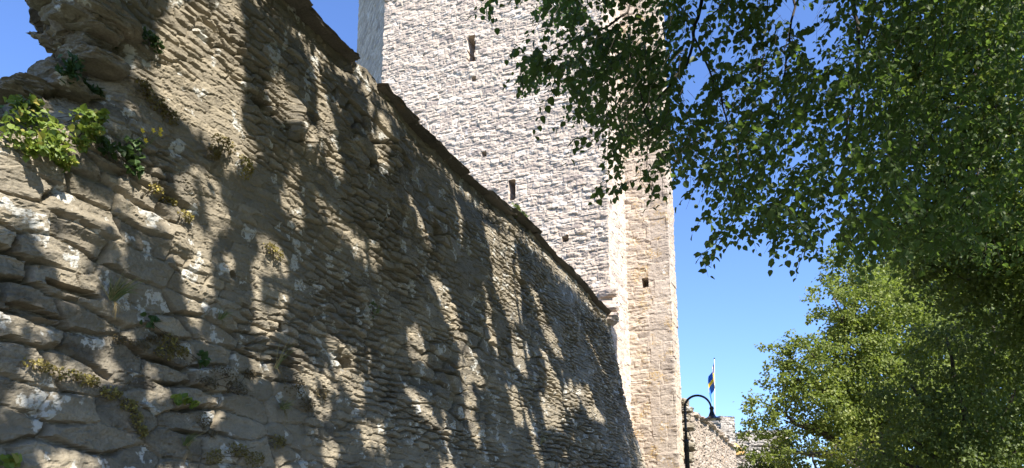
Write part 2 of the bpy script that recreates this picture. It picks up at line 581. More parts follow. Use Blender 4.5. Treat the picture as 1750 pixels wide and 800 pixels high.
HOLES = [(490, 560, 0.09, 0.055, 0.28), (597, 622, 0.11, 0.075, 0.34), (655, 275, 0.07, 0.07, 0.16), (405, 470, 0.05, 0.04, 0.14), (775, 395, 0.13, 0.16, 0.12),
         (940, 480, 0.14, 0.1, 0.14), (120, 495, 0.22, 0.03, 0.12), (55, 532, 0.25, 0.025, 0.1), (470, 175, 0.2, 0.06, 0.12)]
BUMPS = [(575, 590, 0.13, 0.09, 0.10), (525, 200, 0.10, 0.28, 0.10), (548, 250, 0.09, 0.14, 0.09), (300, 410, 0.25, 0.12, 0.06), (150, 385, 0.3, 0.1, 0.07), (860, 470, 0.35, 0.7, 0.05)]


def wall_relief(t, z):
    ero = np.clip(0.75 + 1.1 * fbm(t * 0.5, z * 0.7, 41, 3), 0.25, 1.3) * (0.8 + 0.35 * sstep(4.5, 2.5, z))
    H, Tn, J = rubble(t, z, 11)
    H2 = 0.016 * fbm(t * 5, z * 8, 91, 5, 0.7)
    smear = 0.8 * sstep(0.1, 0.3, fbm(t * 0.55 + 4, z * 0.8, 51, 4) + 0.10 * sstep(3, 6, z) + 0.3 * sstep(4.2, 5.2, z) * sstep(9, 6.5, t))      # old lime render left on the upper courses
    H = H * (0.35 + 0.75 * ero) * (1 - 0.5 * smear) + H2
    J = J * (1 - smear) + 0.55 * smear
    H = H + 0.09 * fbm(t * 0.8, z * 1.1, 61, 3)
    for x, y, a, b, d in HOLES:
        ht, hz = plane_hit(x, y, float(batter(wall_t(float(x)), 3.5)))
        q = np.hypot((t - ht) / a, (z - hz) / b) + 0.5 * fbm(t * 9, z * 9, 71, 2)
        H = H - d * sstep(1.05, 0.8, q)
    for x, y, a, b, d in BUMPS:
        ht, hz = plane_hit(x, y, float(batter(wall_t(float(x)), 3.5)))
        q = np.hypot((t - ht) / a, (z - hz) / b) + 0.5 * fbm(t * 6, z * 6, 72, 2)
        H = H + d * sstep(1.2, 0.3, q)
    H = H + batter(t, z)
    e = seg_dist(t, z, ENDTZ)
    H = H - 0.22 * (1 - sstep(0, 0.32, e)) ** 1.5
    return H, Tn, J


def wall_point(x, y):
    """point of the relief seen at pixel (x, y)"""
    off = 0.0
    for _ in range(5):
        t, z = plane_hit(float(x), float(y), off)
        off = float(wall_relief(np.array([t]), np.array([z]))[0][0])
    return -WN * (D0 - off) + WD * t + UP * z


wall = empty("stone_wall", -WN * D0 + WD * 9)
tag(wall, "long dark grey rubble stone wall dappled with leaf shade, broken at its near end", "wall")

xs = np.concatenate([np.arange(-260, 0, 6.0), np.arange(0, 1054, 1.6)])
tcol = wall_t(xs)
tcol = tcol[tcol < T_END]
tcol = np.concatenate([tcol, [T_END]])
zr = np.concatenate([np.linspace(0, 1.8, 40, endpoint=False), np.linspace(1.8, 6.95, 440)])
zr = (zr - zr[0]) / (zr[-1] - zr[0])
nu, nv = len(tcol), len(zr)
Tg = np.broadcast_to(tcol, (nv, nu)).copy()
Zg = zr[:, None] * ztop(tcol)[None]
Hh, Tint, Jn = wall_relief(Tg.ravel(), Zg.ravel())
Tg, Zg = Tg.ravel(), Zg.ravel()
V = -WN * D0 + np.outer(Hh, WN) + np.outer(Tg, WD) + np.outer(Zg, UP)
fq = grid_faces(nu, nv)
jag = 0.06 * fbm(Tg * 4, Zg * 6, 101, 3)
gone = in_poly(Tg + jag, Zg + jag * 0.6, OUT_POLY)
fq = fq[~gone[fq].any(1)]
# thickness: the free edges are carried back into the wall
ed = np.concatenate([fq[:, [0, 1]], fq[:, [1, 2]], fq[:, [2, 3]], fq[:, [3, 0]]])
key = np.sort(ed, 1)
_, inv, cnt = np.unique(key[:, 0].astype(np.int64) * len(V) + key[:, 1], return_inverse=True, return_counts=True)
be = ed[cnt[inv] == 1]
bv = np.unique(be)
bmap = np.full(len(V), -1)
bmap[bv] = np.arange(len(bv))
allV, allF, tin, joi = [V], [fq], [Tint], [Jn]
prev = bv
base = len(V)
NS = 18
for k in range(1, NS + 1):
    dd = 0.42 * k / NS
    n1 = 0.16 * fbm(Tg[bv] * 3 + k * 0.25, Zg[bv] * 5 + k * 0.2, 131, 4)
    n2 = 0.16 * fbm(Tg[bv] * 3 + k * 0.28 + 9, Zg[bv] * 5 - k * 0.2, 137, 4)
    top = Zg[bv] > ztop(Tg[bv]) - 0.1
    q = np.where(top, 0.35, 1.0)
    n1 = n1 + facets(np.full(len(bv), dd), Zg[bv] + 0.3 * Tg[bv], 0.13, 0.075, 771, 0.06, 0.5)
    n2 = n2 + facets(np.full(len(bv), dd), Tg[bv] + 0.3 * Zg[bv], 0.13, 0.12, 773, 0.05, 0.4)
    nvv = V[bv] - WN * dd + np.outer(n1 * q, WD) + np.outer(n2 * q, UP)
    ids = base + np.arange(len(bv))
    a, b = be[:, 0], be[:, 1]
    pa, pb = (a, b) if k == 1 else (ids_prev[bmap[a]], ids_prev[bmap[b]])
    allF.append(np.stack([pb, pa, ids[bmap[a]], ids[bmap[b]]], -1))
    allV.append(nvv); tin.append(0.5 + 0.9 * fbm(Tg[bv] * 2 + k * .3, Zg[bv] * 6, 141, 3)); joi.append(np.zeros(len(bv)))
    ids_prev = ids
    base += len(bv)
mb = MB()
mb.add(np.concatenate(allV), allF)
# broken stones standing out of the ruined end
for i, (x, y, back, sx, sy, sz) in enumerate([
        (98, 4, 0.30, 0.3, 0.4, 0.16), (122, 34, 0.22, 0.3, 0.4, 0.13), (150, 22, 0.04, 0.36, 0.3, 0.17), (160, 58, 0.12, 0.3, 0.4, 0.11), (142, 84, 0.24, 0.24, 0.4, 0.10),
        (120, 78, 0.34, 0.16, 0.3, 0.07), (138, 106, 0.24, 0.28, 0.4, 0.12), (95, 132, 0.36, 0.26, 0.35, 0.15), (88, 108, 0.42, 0.07, 0.1, 0.07), (50, 156, 0.33, 0.3, 0.4, 0.08),
        (110, 152, 0.15, 0.3, 0.4, 0.12), (20, 164, 0.38, 0.3, 0.4, 0.09), (172, 106, 0.03, 0.34, 0.3, 0.13), (184, 34, 0.0, 0.5, 0.3, 0.14), (120, -50, 0.2, 0.36, 0.5, 0.2)]):
    t_, z_ = plane_hit(x, y, -back)
    mb.rock(-WN * (D0 + back) + WD * t_ + UP * z_, (sx, sy, sz), 300 + i, n=16, rough=0.26)
mb.box(-WN * (D0 + 0.95) + WD * (_et[1] + 1.5), WD * (T_END - _et[1] - 1.6), WN * 0.45, UP * 6.2)
mb.box(-WN * (D0 + 0.95) + WD * -1, WD * 5, WN * 0.45, UP * 3.2)
nx = mb.n - sum(len(a) for a in allV)
rt = np.random.default_rng(5).random(nx)
w_obj = mb.build("masonry", M_WALL, wall, attrs={"tint": np.concatenate(tin + [0.45 + 0 * rt]), "joint": np.concatenate(joi + [np.zeros(nx)])})

# coping slabs along the top
rg = np.random.default_rng(8)
t = float(plane_hit(430.0, -60.0)[0])
i = 0
t_gap = [float(plane_hit(x, y)[0]) for x, y in ((606, 98), (652, 150))]
while t < T_END - 0.1:
    ln = rg.uniform(0.55, 1.25) * (0.8 + 0.04 * t)
    if t_gap[0] - 0.1 < t < t_gap[1]:
        t = t_gap[1]
        continue
    if t < t_gap[0] < t + ln:
        ln = t_gap[0] - t
    ln = min(ln, T_END - t)
    m_ = t + ln / 2
    mb = MB()
    n0, n1, n2 = 14, 10, 4
    pr = rg.uniform(0.04, 0.12)
    th = rg.uniform(0.05, 0.09)
    mb.rock((0, 0, 0), (ln * 1.06, 0.75, th), 500 + i, n=16, rough=0.15, knock=False)
    mb.V = [v_ @ np.eye(3) for v_ in mb.V]
    sl_ = (np.interp(t + ln, _tt, _tz) - np.interp(t, _tt, _tz)) / ln
    c_ = -WN * (D0 + 0.375 - pr) + WD * m_ + UP * (float(np.interp(m_, _tt, _tz)) - 0.01 + rg.uniform(-0.015, 0.02))
    mb.V = [v_ + np.outer((v_ @ WD) * sl_, UP) + c_ for v_ in mb.V]
    n_ = mb.n
    mb.build("coping_stone", M_COPE, wall, attrs={"tint": np.full(n_, rg.uniform(0.2, 0.8)), "joint": np.zeros(n_)})
    t += ln
    i += 1

# ------------------------------------------------------------------ the tower
C1 = -WN * (D0 - 0.02) + WD * T_END


def along(P, dirv, x):
    """walk from P along dirv until the pixel column (at eye level) is x"""
    tn = (x - CX) / F * cp    # X/Y at the horizon row
    rr = ray(x, 909)
    k_ = rr[0] / rr[1]
    return P + dirv * ((k_ * P[1] - P[0]) / (dirv[0] - k_ * dirv[1]))


C0 = along(C1, -WN, 650 - 30)        # left front corner (the edge leans with the picture)
C0 = along(C1, -WN, 623.0)
LA = math.radians(-24)
Cl = along(C0, np.array([math.sin(LA), math.cos(LA), 0]), 571.0)
C2 = along(C1, WD, 1086.0)
C3 = along(C2, WN, 1164.0)
C4 = along(C3, WD, 1175.0)
print("tower", [np.round(c, 2) for c in (Cl, C0, C1, C2, C3, C4)])
TW_TOP = 25.0
plan = [Cl, C0, C1, C2, C3, C4]
us, pts, nrm, seg = [], [], [], []
acc = 0
segn = []
for a, b in zip(plan[:-1], plan[1:]):
    L_ = np.linalg.norm(b - a)
    d_ = (b - a) / L_
    segn.append((acc, L_, np.array([d_[1], -d_[0], 0])))
    n_ = max(4, int(L_ / 0.03))
    k = np.linspace(0, 1, n_, endpoint=False)
    us.append(acc + k * L_); pts.append(a + np.outer(k, b - a)); seg.append(np.full(n_, len(segn) - 1))
    acc += L_
us = np.concatenate(us + [[acc]]); pts = np.concatenate(pts + [[C4]]); seg = np.concatenate(seg + [[4]])
nr = np.array([segn[s_][2] for s_ in seg])
for i in range(1, len(us)):
    if seg[i] != seg[i - 1]:
        q = nr[i] + nr[i - 1]
        nr[i] = q / np.linalg.norm(q)
zt = np.concatenate([np.linspace(0, 2.6, 12, endpoint=False), np.arange(2.6, TW_TOP, 0.031)])
nu, nv = len(us), len(zt)
Ug = np.broadcast_to(us, (nv, nu)).ravel()
Zg2 = np.broadcast_to(zt[:, None], (nv, nu)).ravel()
Sg = np.broadcast_to(seg, (nv, nu)).ravel()
H, Tn, J = masonry(Ug, Zg2, 23, (0.09, 0.2), (0.14, 0.42), depth=0.018, rnd=0.04, off=0.011, tilt=0.09, warp=0.08, rough=0.024, split=0.35, strata=(5, 8))
Hq, Tq, Jq = masonry(Ug, Zg2, 29, (0.22, 0.75), (0.35, 1.1), depth=0.02, rnd=0.03, off=0.010, tilt=0.03, warp=0.045, rough=0.020, split=0.15, strata=(5, 7))
u3, L3, _ = segn[3]
u1, L1, _ = segn[1]
ash = (((Ug > u3 + L3 * (0.52 + 0.22 * (hash2(np.floor(Zg2 / 0.43), np.zeros_like(Zg2), 5) - 0.5))) & (Sg == 3) & (Zg2 < 12.5)) | (Sg == 4)).astype(float)
H = H * (1 - ash) + Hq * ash; Tn = Tn * (1 - ash) + (Tq * 0.5 + 0.15) * ash; J = J * (1 - ash) + 0.4 * Jq * ash
quiet = 0.62 * np.where(Sg == 0, 0.6, np.where(Sg == 2, 0.6, np.where(Sg == 3, 0.75, 1.0)))
H = H * quiet


def tower_uz(x, y, s_):
    P0 = [Cl, C0, C1, C2, C3][s_]
    n_ = segn[s_][2]
    r = ray(float(x), float(y))
    k = (P0 @ n_) / (r @ n_) if True else 0
    P = r * ((P0 @ n_) / (r @ n_))
    dd = ([Cl, C0, C1, C2, C3, C4][s_ + 1] - P0)
    dd = dd / np.linalg.norm(dd)
    return segn[s_][0] + (P - P0) @ dd, P[2] + EYE


for (x0, y0, x1, y1, s_, dep) in [(799, 60, 811, 105, 1, 0.7), (805, 129, 813, 138, 1, 0.4), (823, 258, 830, 267, 1, 0.3), (869, 306, 879, 342, 1, 0.5), (961, 402, 970, 413, 1, 0.3), (1098, 474, 1107, 490, 3, 0.5)]:
    ua, za = tower_uz(x0, y1, s_)
    ub, zb = tower_uz(x1, y0, s_)
    q = np.maximum(np.abs(Ug - (ua + ub) / 2) / ((ub - ua) / 2), np.abs(Zg2 - (za + zb) / 2) / ((zb - za) / 2)) + 0.08 * fbm(Ug * 7, Zg2 * 7, 222, 2)
    H = np.where(q < 1.0, -dep, H)
V = np.stack([np.broadcast_to(pts[:, k], (nv, nu)).ravel() for k in range(3)], -1) + UP * Zg2[:, None]
Ng = np.stack([np.broadcast_to(nr[:, k], (nv, nu)).ravel() for k in range(3)], -1)
cd = np.min([np.abs(Ug - q_[0]) for q_ in segn[1:]], 0)
wob = 0.05 * fbm(Ug * 0.4, Zg2 * 0.4, 90, 3) + 0.05 * np.exp(-(cd / 0.12) ** 2) * fbm(Zg2 * 3.3, Ug * 0 + 2, 95, 4, 0.65)
V = V + Ng * (H + wob)[:, None]
tower = empty("stone_tower", (C0 + C1) / 2)
tag(tower, "tall pale limestone tower with an arrow slit, rising behind the dark wall", "tower")
mb = MB()
fq = grid_faces(nu, nv)
but = (Sg[fq] >= 3).all(1)
mb.add(V, [fq[~but]])
kb = np.unique(fq[but])
rm = np.zeros(len(V), int); rm[kb] = np.arange(len(kb))
mesh_np("buttress", V[kb], [rm[fq[but]]], M_BUTT, tower, {"tint": Tn[kb], "joint": J[kb]})
# inner core, back and roof of the tower
B0 = Cl + WD * 5.0; B1 = C4 + WD * 0.0
ring = np.array([Cl + WD * 0.8 + WN * 0.6, C0 + WD * 0.9 + WN * 0.3, C1 + WD * 0.9 - WN * 0.5, C2 + WD * 0.5 - WN * 0.5, C3 + WD * 0.6 - WN * 0.35, C4 - WN * 0.05, C4 + WD * 0.02 - WN * 1.5, C2 + WD * 5 - WN * 1.0, B0])
nr_ = len(ring)
top_ = ring + UP * (TW_TOP - 0.05)
i_ = np.arange(nr_)
mb.add(np.concatenate([ring, top_]), [np.stack([i_, (i_ + 1) % nr_, (i_ + 1) % nr_ + nr_, i_ + nr_], -1), np.arange(nr_, 2 * nr_)[None]])
ex = mb.n - len(V)
mb.build("masonry", M_TOWER, tower, attrs={"tint": np.concatenate([Tn, np.full(ex, 0.3)]), "joint": np.concatenate([J, np.zeros(ex)])})
# sloping set-off stones at the foot of the corner, just above the wall
mb = MB()
for k, (x, y, sx, sy, sz) in enumerate([(1040, 500, 0.5, 0.3, 0.28), (1036, 525, 0.65, 0.42, 0.3), (1030, 548, 0.9, 0.5, 0.32)]):
    ub, zb = tower_uz(x, y, 1)
    P = C0 + WN * (ub - segn[1][0]) + UP * zb - WD * 0.02
    mb.rock(P, (sy, sx, sz), 700 + k, rough=0.12)
mb.build("set_off_stone", M_TOWER, tower, attrs={"tint": np.full(mb.n, 0.2), "joint": np.zeros(mb.n)})


# ------------------------------------------------------------------ wall beyond the tower and the distant works
def relief_strip(name, mat, plane_pt, dirv, nvec, ucols, z0, ztopf, seed, parent, step=0.05, hgt=(0.12, 0.26), wid=(0.2, 0.6), back=0.8, **kw):
    zr_ = np.linspace(0, 1, int(max(ztopf) - z0) * int(1 / step) + 8)
    nu_, nv_ = len(ucols), len(zr_)
    U_ = np.broadcast_to(ucols, (nv_, nu_)).ravel()
    Z_ = (z0 + zr_[:, None] * (np.asarray(ztopf)[None] - z0)).ravel()
    h_, t_, j_ = masonry(U_, Z_, seed, hgt, wid, vmax=30, **kw)
    V_ = np.asarray(plane_pt) + np.outer(U_, dirv) + np.outer(Z_, UP) + np.outer(h_, nvec)
    m_ = MB()
    m_.add(V_, [grid_faces(nu_, nv_)])
    i_ = np.arange(nu_)
    tp = V_[-nu_:]
    m_.add(np.concatenate([tp, tp - nvec * back, tp - nvec * back - np.outer(tp[:, 2], UP)]),
           [np.stack([i_[:-1], i_[1:], i_[1:] + nu_, i_[:-1] + nu_], -1), np.stack([i_[:-1] + nu_, i_[1:] + nu_, i_[1:] + 2 * nu_, i_[:-1] + 2 * nu_], -1)])
    for e_, sg in ((0, 1), (nu_ - 1, -1)):
        col = V_[e_::nu_]
        k_ = np.arange(len(col))
        q_ = np.stack([k_[:-1], k_[1:], k_[1:] + len(col), k_[:-1] + len(col)], -1)
        m_.add(np.concatenate([col, col - nvec * back]), [q_ if sg > 0 else q_[:, ::-1]])
    x_ = m_.n - len(V_)
    return m_.build(name, mat, parent, attrs={"tint": np.concatenate([t_, np.full(x_, 0.4)]), "joint": np.concatenate([j_, np.zeros(x_)])})


far = empty("stone_wall", -WN * D0 + WD * 30)
tag(far, "sunlit buff stone wall running on behind the tower past the street lamp", "wall")
FX = np.array([(1130, 672), (1160, 680), (1172, 690), (1190, 712), (1206, 722), (1220, 732), (1240, 752), (1268, 778), (1272, 782)], float)
ft, fz = plane_hit(FX[:, 0], FX[:, 1], 0.0)
ucol = wall_t(np.arange(1132, 1270, 0.7))
relief_strip("masonry", M_FAR, -WN * D0, WD, WN, ucol, 0.0, np.interp(ucol, ft, fz) + 0.06 * fbm(ucol * 0.8, ucol * 0, 7), 61, far, step=0.045, depth=0.035, rnd=0.05, off=0.018, tilt=0.08, warp=0.08, rough=0.02)
rg = np.random.default_rng(15)
t = float(wall_t(1196.0))
while t < ucol[-1]:
    ln = rg.uniform(0.9, 1.8)
    mb = MB()
    z_ = float(np.interp(t + ln / 2, ft, fz))
    mb.rock(-WN * (D0 + 0.3) + WD * (t + ln / 2) + UP * (z_ + 0.03), (ln, 0.95, 0.24), int(900 + t * 10), n=8, rough=0.1)
    mb.build("coping_stone", M_FAR, far, attrs={"tint": np.full(mb.n, rg.uniform(0.5, 1)), "joint": np.zeros(mb.n)})
    t += ln + 0.03
# the stepped stub where this wall meets the tower, shadow put into its darker stone
mb = MB()
for k, (x, y, sx, sz) in enumerate([(1163, 690, 0.5, 0.3), (1165, 702, 0.7, 0.22), (1163, 716, 0.6, 0.25), (1166, 731, 0.8, 0.25), (1164, 747, 0.6, 0.3), (1167, 764, 0.8, 0.3), (1165, 783, 0.7, 0.35)]):
    mb.rock(at(x, y, 24.5), (0.7, sx, sz), 800 + k, rough=0.15)
mb.build("toothing_stone", M_WALL, far, attrs={"tint": np.full(mb.n, 0.6), "joint": np.zeros(mb.n)})

# low wall end with orange lichen on its sloping cap
pier = empty("wall_pier", at(1262, 909, 49.0))
tag(pier, "short pale wall pier with sloping orange cap, at the end of the buff wall", "pier")
pa, pb = at(1248, 800, 49.0), at(1276, 800, 49.0)
pL = np.linalg.norm(pb - pa)
pd = np.array([math.cos(0.15), -math.sin(0.15), 0])
pn = np.array([-math.sin(0.15), -math.cos(0.15), 0])
p0 = np.array([pa[0], pa[1], 0])
zc0, zc1 = at(1250, 764, 49.0)[2], at(1274, 774, 49.0)[2]
uc = np.linspace(0, pL, 30)
relief_strip("masonry", M_GREY, p0, pd, pn, uc, 0, np.interp(uc, [0, pL], [zc0 - 0.05, zc1 - 0.05]), 71, pier, step=0.06, depth=0.05, rnd=0.05)
mb = MB()
A_, B_ = at(1238, 757, 50.2), at(1258, 757, 50.2)
C_, D_ = at(1273, 772, 48.8), at(1246, 775, 48.8)
q = np.array([A_, B_, C_, D_])
mb.add(np.concatenate([q - UP * 0.14, q]), [[[3, 2, 1, 0], [4, 5, 6, 7], [0, 1, 5, 4], [1, 2, 6, 5], [2, 3, 7, 6], [3, 0, 4, 7]]])
mb.build("cap", M_ORANGE, pier, attrs={"tint": np.full(8, 0.6), "joint": np.zeros(8)})

# distant tower under the flag
ft_ = empty("watchtower", at(1236, 909, 60.0))
tag(ft_, "small square pale grey stone tower far off below the flag", "tower")
cor = at(1236, 800, 60.0); cor[2] = 0
dl = np.array([-math.cos(0.75), math.sin(0.75), 0]); dr = np.array([math.cos(0.35), math.sin(0.35), 0])
zt_ = float(at(1236, 712, 60.0)[2])
lw_ = (at(1209, 800, 60.0) - at(1236, 800, 60.0))
uc = np.linspace(0, 2.75, 46)
relief_strip("masonry", M_GREY, cor + dl * 2.75, -dl, np.array([-math.sin(0.75), -math.cos(0.75), 0]), uc, 0, np.full(46, zt_ - 0.25) - 0.35 * ((uc < 0.5) | (uc > 1.2)) * 0, 81, ft_, step=0.06, back=1.6, depth=0.05, rnd=0.05)
uc = np.linspace(0, 1.4, 40)
relief_strip("masonry", M_GREY, cor, dr, np.array([math.sin(0.35), -math.cos(0.35), 0]), uc, 0, np.full(40, zt_ + 0.06) + 0.03 * fbm(uc * 2, uc * 0, 9), 83, ft_, step=0.06, back=1.6, depth=0.05, rnd=0.05)

# pale stone building half hidden by the trees
bld = empty("stone_building", at(1310, 909, 66.0))
tag(bld, "pale stone building glimpsed through the leaves, right of the distant tower", "building")
pa, pb = at(1262, 800, 66.0), at(1352, 800, 66.0)
uc = np.linspace(0, np.linalg.norm(pb - pa), 110)
z1 = float(at(1300, 735, 66.0)[2])
zz = np.where(uc < uc[-1] * 0.22, z1 - 0.2, z1) + np.where((uc % 1.3) < 0.7, 0.0, 0.0)
relief_strip("wall", M_GREY, np.array([pa[0], pa[1], 0]), np.array([1.0, 0, 0]), np.array([0, -1.0, 0]), uc, 0, zz, 91, bld, step=0.06, back=4, depth=0.05, rnd=0.05)

# ------------------------------------------------------------------ flag and lamp
fp = at(1221.5, 712, 60.8)
flag = empty("flag_pole", fp)
tag(flag, "slim white pole flying a limp blue flag with a yellow cross", "flag")
ptop = at(1220.8, 614, 60.8)
mb = MB()
mb.tube([fp - UP * 1.2, fp, ptop], [0.05, 0.045, 0.03], 10)
mb.build("pole", M_POLE, flag, smooth=True)
mb = MB()
mb.lathe(ptop, [(0.001, 0.14), (0.05, 0.1), (0.055, 0.05), (0.03, 0.0), (0.001, -0.02)], 10)
mb.build("finial", M_IRON, flag, smooth=True)
nu_, nv_ = 49, 31
u_, v_ = np.meshgrid(np.linspace(0, 1, nu_), np.linspace(0, 1, nv_))
hz = ptop[2] - 0.25
# the cloth hangs from the hoist: it drops more the further it is from the pole
fx = -(0.12 + 0.9 * (1 - np.exp(-1.2 * u_))) * u_ * (0.75 + 0.25 * np.sin(3 * v_)) * 0.85
fz = hz - 1.75 * v_ - 1.75 * u_ ** 1.25 * (0.8 + 0.2 * v_)
fy = 0.16 * np.sin(u_ * 9 + v_ * 2.0) * np.minimum(1, u_ * 3) + 0.08 * np.sin(u_ * 17 + v_ * 5) * u_
fx = fx + 0.09 * np.sin(u_ * 12 + v_ * 3) * u_
V = np.stack([ptop[0] - 0.05 + fx, ptop[1] + fy, fz], -1).reshape(-1, 3)
ff = grid_faces(nu_, nv_)
uc_, vc_ = u_.ravel()[ff].mean(1), v_.ravel()[ff].mean(1)
gold = ((uc_ > 0.3125) & (uc_ < 0.4375)) | ((vc_ > 0.4) & (vc_ < 0.6))
mesh_np("cloth", V, [ff], [M_BLUE, M_GOLD], flag, smooth=True, mat_idx=gold.astype(int))

LY = 15.0
lp = at(1175.0, 800, LY)
base = np.array([lp[0], LY, 0.0])
lamp = empty("street_lamp", base)
tag(lamp, "black iron street lamp with curved swan neck and bell shade, beside the tower", "street lamp")
zc = float(at(1174, 757, LY)[2])
mb = MB()
mb.lathe(base, [(0.1, 0), (0.1, 0.5), (0.075, 0.56), (0.052, 0.62), (0.047, zc), (0.053, zc + 0.005), (0.053, zc + 0.05), (0.034, zc + 0.07)], 16)
mb.build("post", M_IRON, lamp, smooth=True)
zs = float(at(1174, 722, LY)[2])
R_ = (at(1215.5, 700, LY)[0] - base[0]) / 2
za_ = float(at(1195, 676, LY)[2]) - R_
arc = [base + UP * (zc + 0.02), base + UP * (zc + 0.3)]
arc += [base + np.array([R_ - R_ * math.cos(a), 0, 0]) + UP * (za_ + R_ * math.sin(a)) for a in np.linspace(0, math.pi * 0.97, 26)]
arc = np.array(arc)
mb = MB()
mb.tube(arc, np.linspace(0.028, 0.02, len(arc)), 12)
mb.build("neck", M_IRON, lamp, smooth=True)
hx = arc[-1]
zb = float(at(1216, 717, LY)[2])
dz = hx[2] - zb
mb = MB()
mb.lathe((hx[0] + 0.01, LY, zb), [(0.026, dz + 0.02), (0.045, dz - 0.01), (0.045, dz - 0.04), (0.034, dz - 0.05), (0.04, dz * 0.6), (0.062, dz * 0.4), (0.075, dz * 0.26), (0.11, dz * 0.17), (0.19, dz * 0.03), (0.2, 0.0), (0.185, 0.004), (0.1, dz * 0.13), (0.02, dz * 0.2)], 28)
sh = mb.build("shade", M_IRON, lamp, smooth=True)
mb = MB()
mb.lathe((hx[0] + 0.01, LY, zb - 0.03), [(0.001, 0), (0.06, 0.008), (0.085, 0.04), (0.08, 0.075)], 20)
mb.build("lamp_glass", M_GLASS, lamp, smooth=True)

# ------------------------------------------------------------------ leaves
LEAF = np.array([(0, 0, 0), (-0.36, 0.12, 0.10), (-0.42, 0.45, 0.13), (-0.16, 0.85, 0.04), (0, 1.0, -0.06), (0.16, 0.85, 0.04), (0.42, 0.45, 0.13), (0.36, 0.12, 0.10), (0, 0.45, 0)], float)
LEAF_F = np.array([[0, 8, 2, 1], [8, 4, 3, 2], [0, 7, 6, 8], [8, 6, 5, 4]])
LEAF4 = np.array([(0, 0, 0), (-0.42, 0.4, 0.08), (0, 1.0, 0), (0.42, 0.4, 0.08)], float)
LEAF4_F = np.array([[0, 3, 2, 1]])
BLADE = np.array([(-0.5, 0, 0), (0.5, 0, 0), (0.4, 0.5, 0.0), (-0.4, 0.5, 0.0), (0, 1, 0.0)], float)


def leaf_cloud(P, axis, nvec, size, tint, tmpl=LEAF, tf=LEAF_F, aspect=1.0):
    P, axis, nvec = (np.asarray(q, float) for q in (P, axis, nvec))
    axis = axis / (np.linalg.norm(axis, axis=1)[:, None] + 1e-9)
    side = np.cross(axis, nvec)
    side /= np.linalg.norm(side, axis=1)[:, None] + 1e-9
    nv_ = np.cross(side, axis)
    s_ = np.asarray(size)[:, None, None]
    V_ = P[:, None] + s_ * (tmpl[None, :, :1] * aspect * side[:, None] + tmpl[None, :, 1:2] * axis[:, None] + tmpl[None, :, 2:3] * nv_[:, None])
    k = len(tmpl)
    F_ = (np.arange(len(P)) * k)[:, None, None] + tf[None]
    return V_.reshape(-1, 3), F_.reshape(-1, tf.shape[1]), np.repeat(tint, k)


def build_leaves(name, mat, parent, parts):
    Vs, Fs, Ts, n_ = [], [], [], 0
    for V_, F_, T_ in parts:
        if len(V_):
            Vs.append(V_); Fs.append(F_ + n_); Ts.append(T_); n_ += len(V_)
    return mesh_np(name, np.concatenate(Vs), Fs, mat, parent, {"tint": np.concatenate(Ts)})


def rand_dir(rg, n):
    q = rg.normal(size=(n, 3))
    return q / np.linalg.norm(q, axis=1)[:, None]


# -------- the lime tree that hangs over the path and shades the wall
CANOPY = [(905, -60), (930, 0), (925, 30), (905, 60), (900, 95), (925, 125), (985, 150), (1015, 190), (1040, 215), (1060, 255), (1075, 290), (1120, 300),
          (1150, 270), (1185, 285), (1215, 320), (1250, 355), (1300, 385), (1360, 395), (1420, 400), (1500, 430), (1600, 450), (1760, 430), (1900, 440), (1900, -60)]
STRAYS = [(1050, 270, 0.3), (1070, 290, 0.3), (1090, 300, 0.28), (1115, 295, 0.3), (1040, 240, 0.3), (1130, 310, 0.25), (1060, 310, 0.22), (1200, 435, 0.18), (1225, 410, 0.2), (828, 2, 0.2), (845, -8, 0.2), (885, 78, 0.15), (890, 125, 0.15), (905, 100, 0.2), (985, 235, 0.2), (1060, 275, 0.25), (1040, 315, 0.2), (1095, 285, 0.3), (1130, 290, 0.25), (1250, 390, 0.25), (1235, 400, 0.2), (1215, 425, 0.15), (1215, 360, 0.25), (1165, 300, 0.3), (1275, 395, 0.25), (1330, 400, 0.3), (1380, 405, 0.3)]
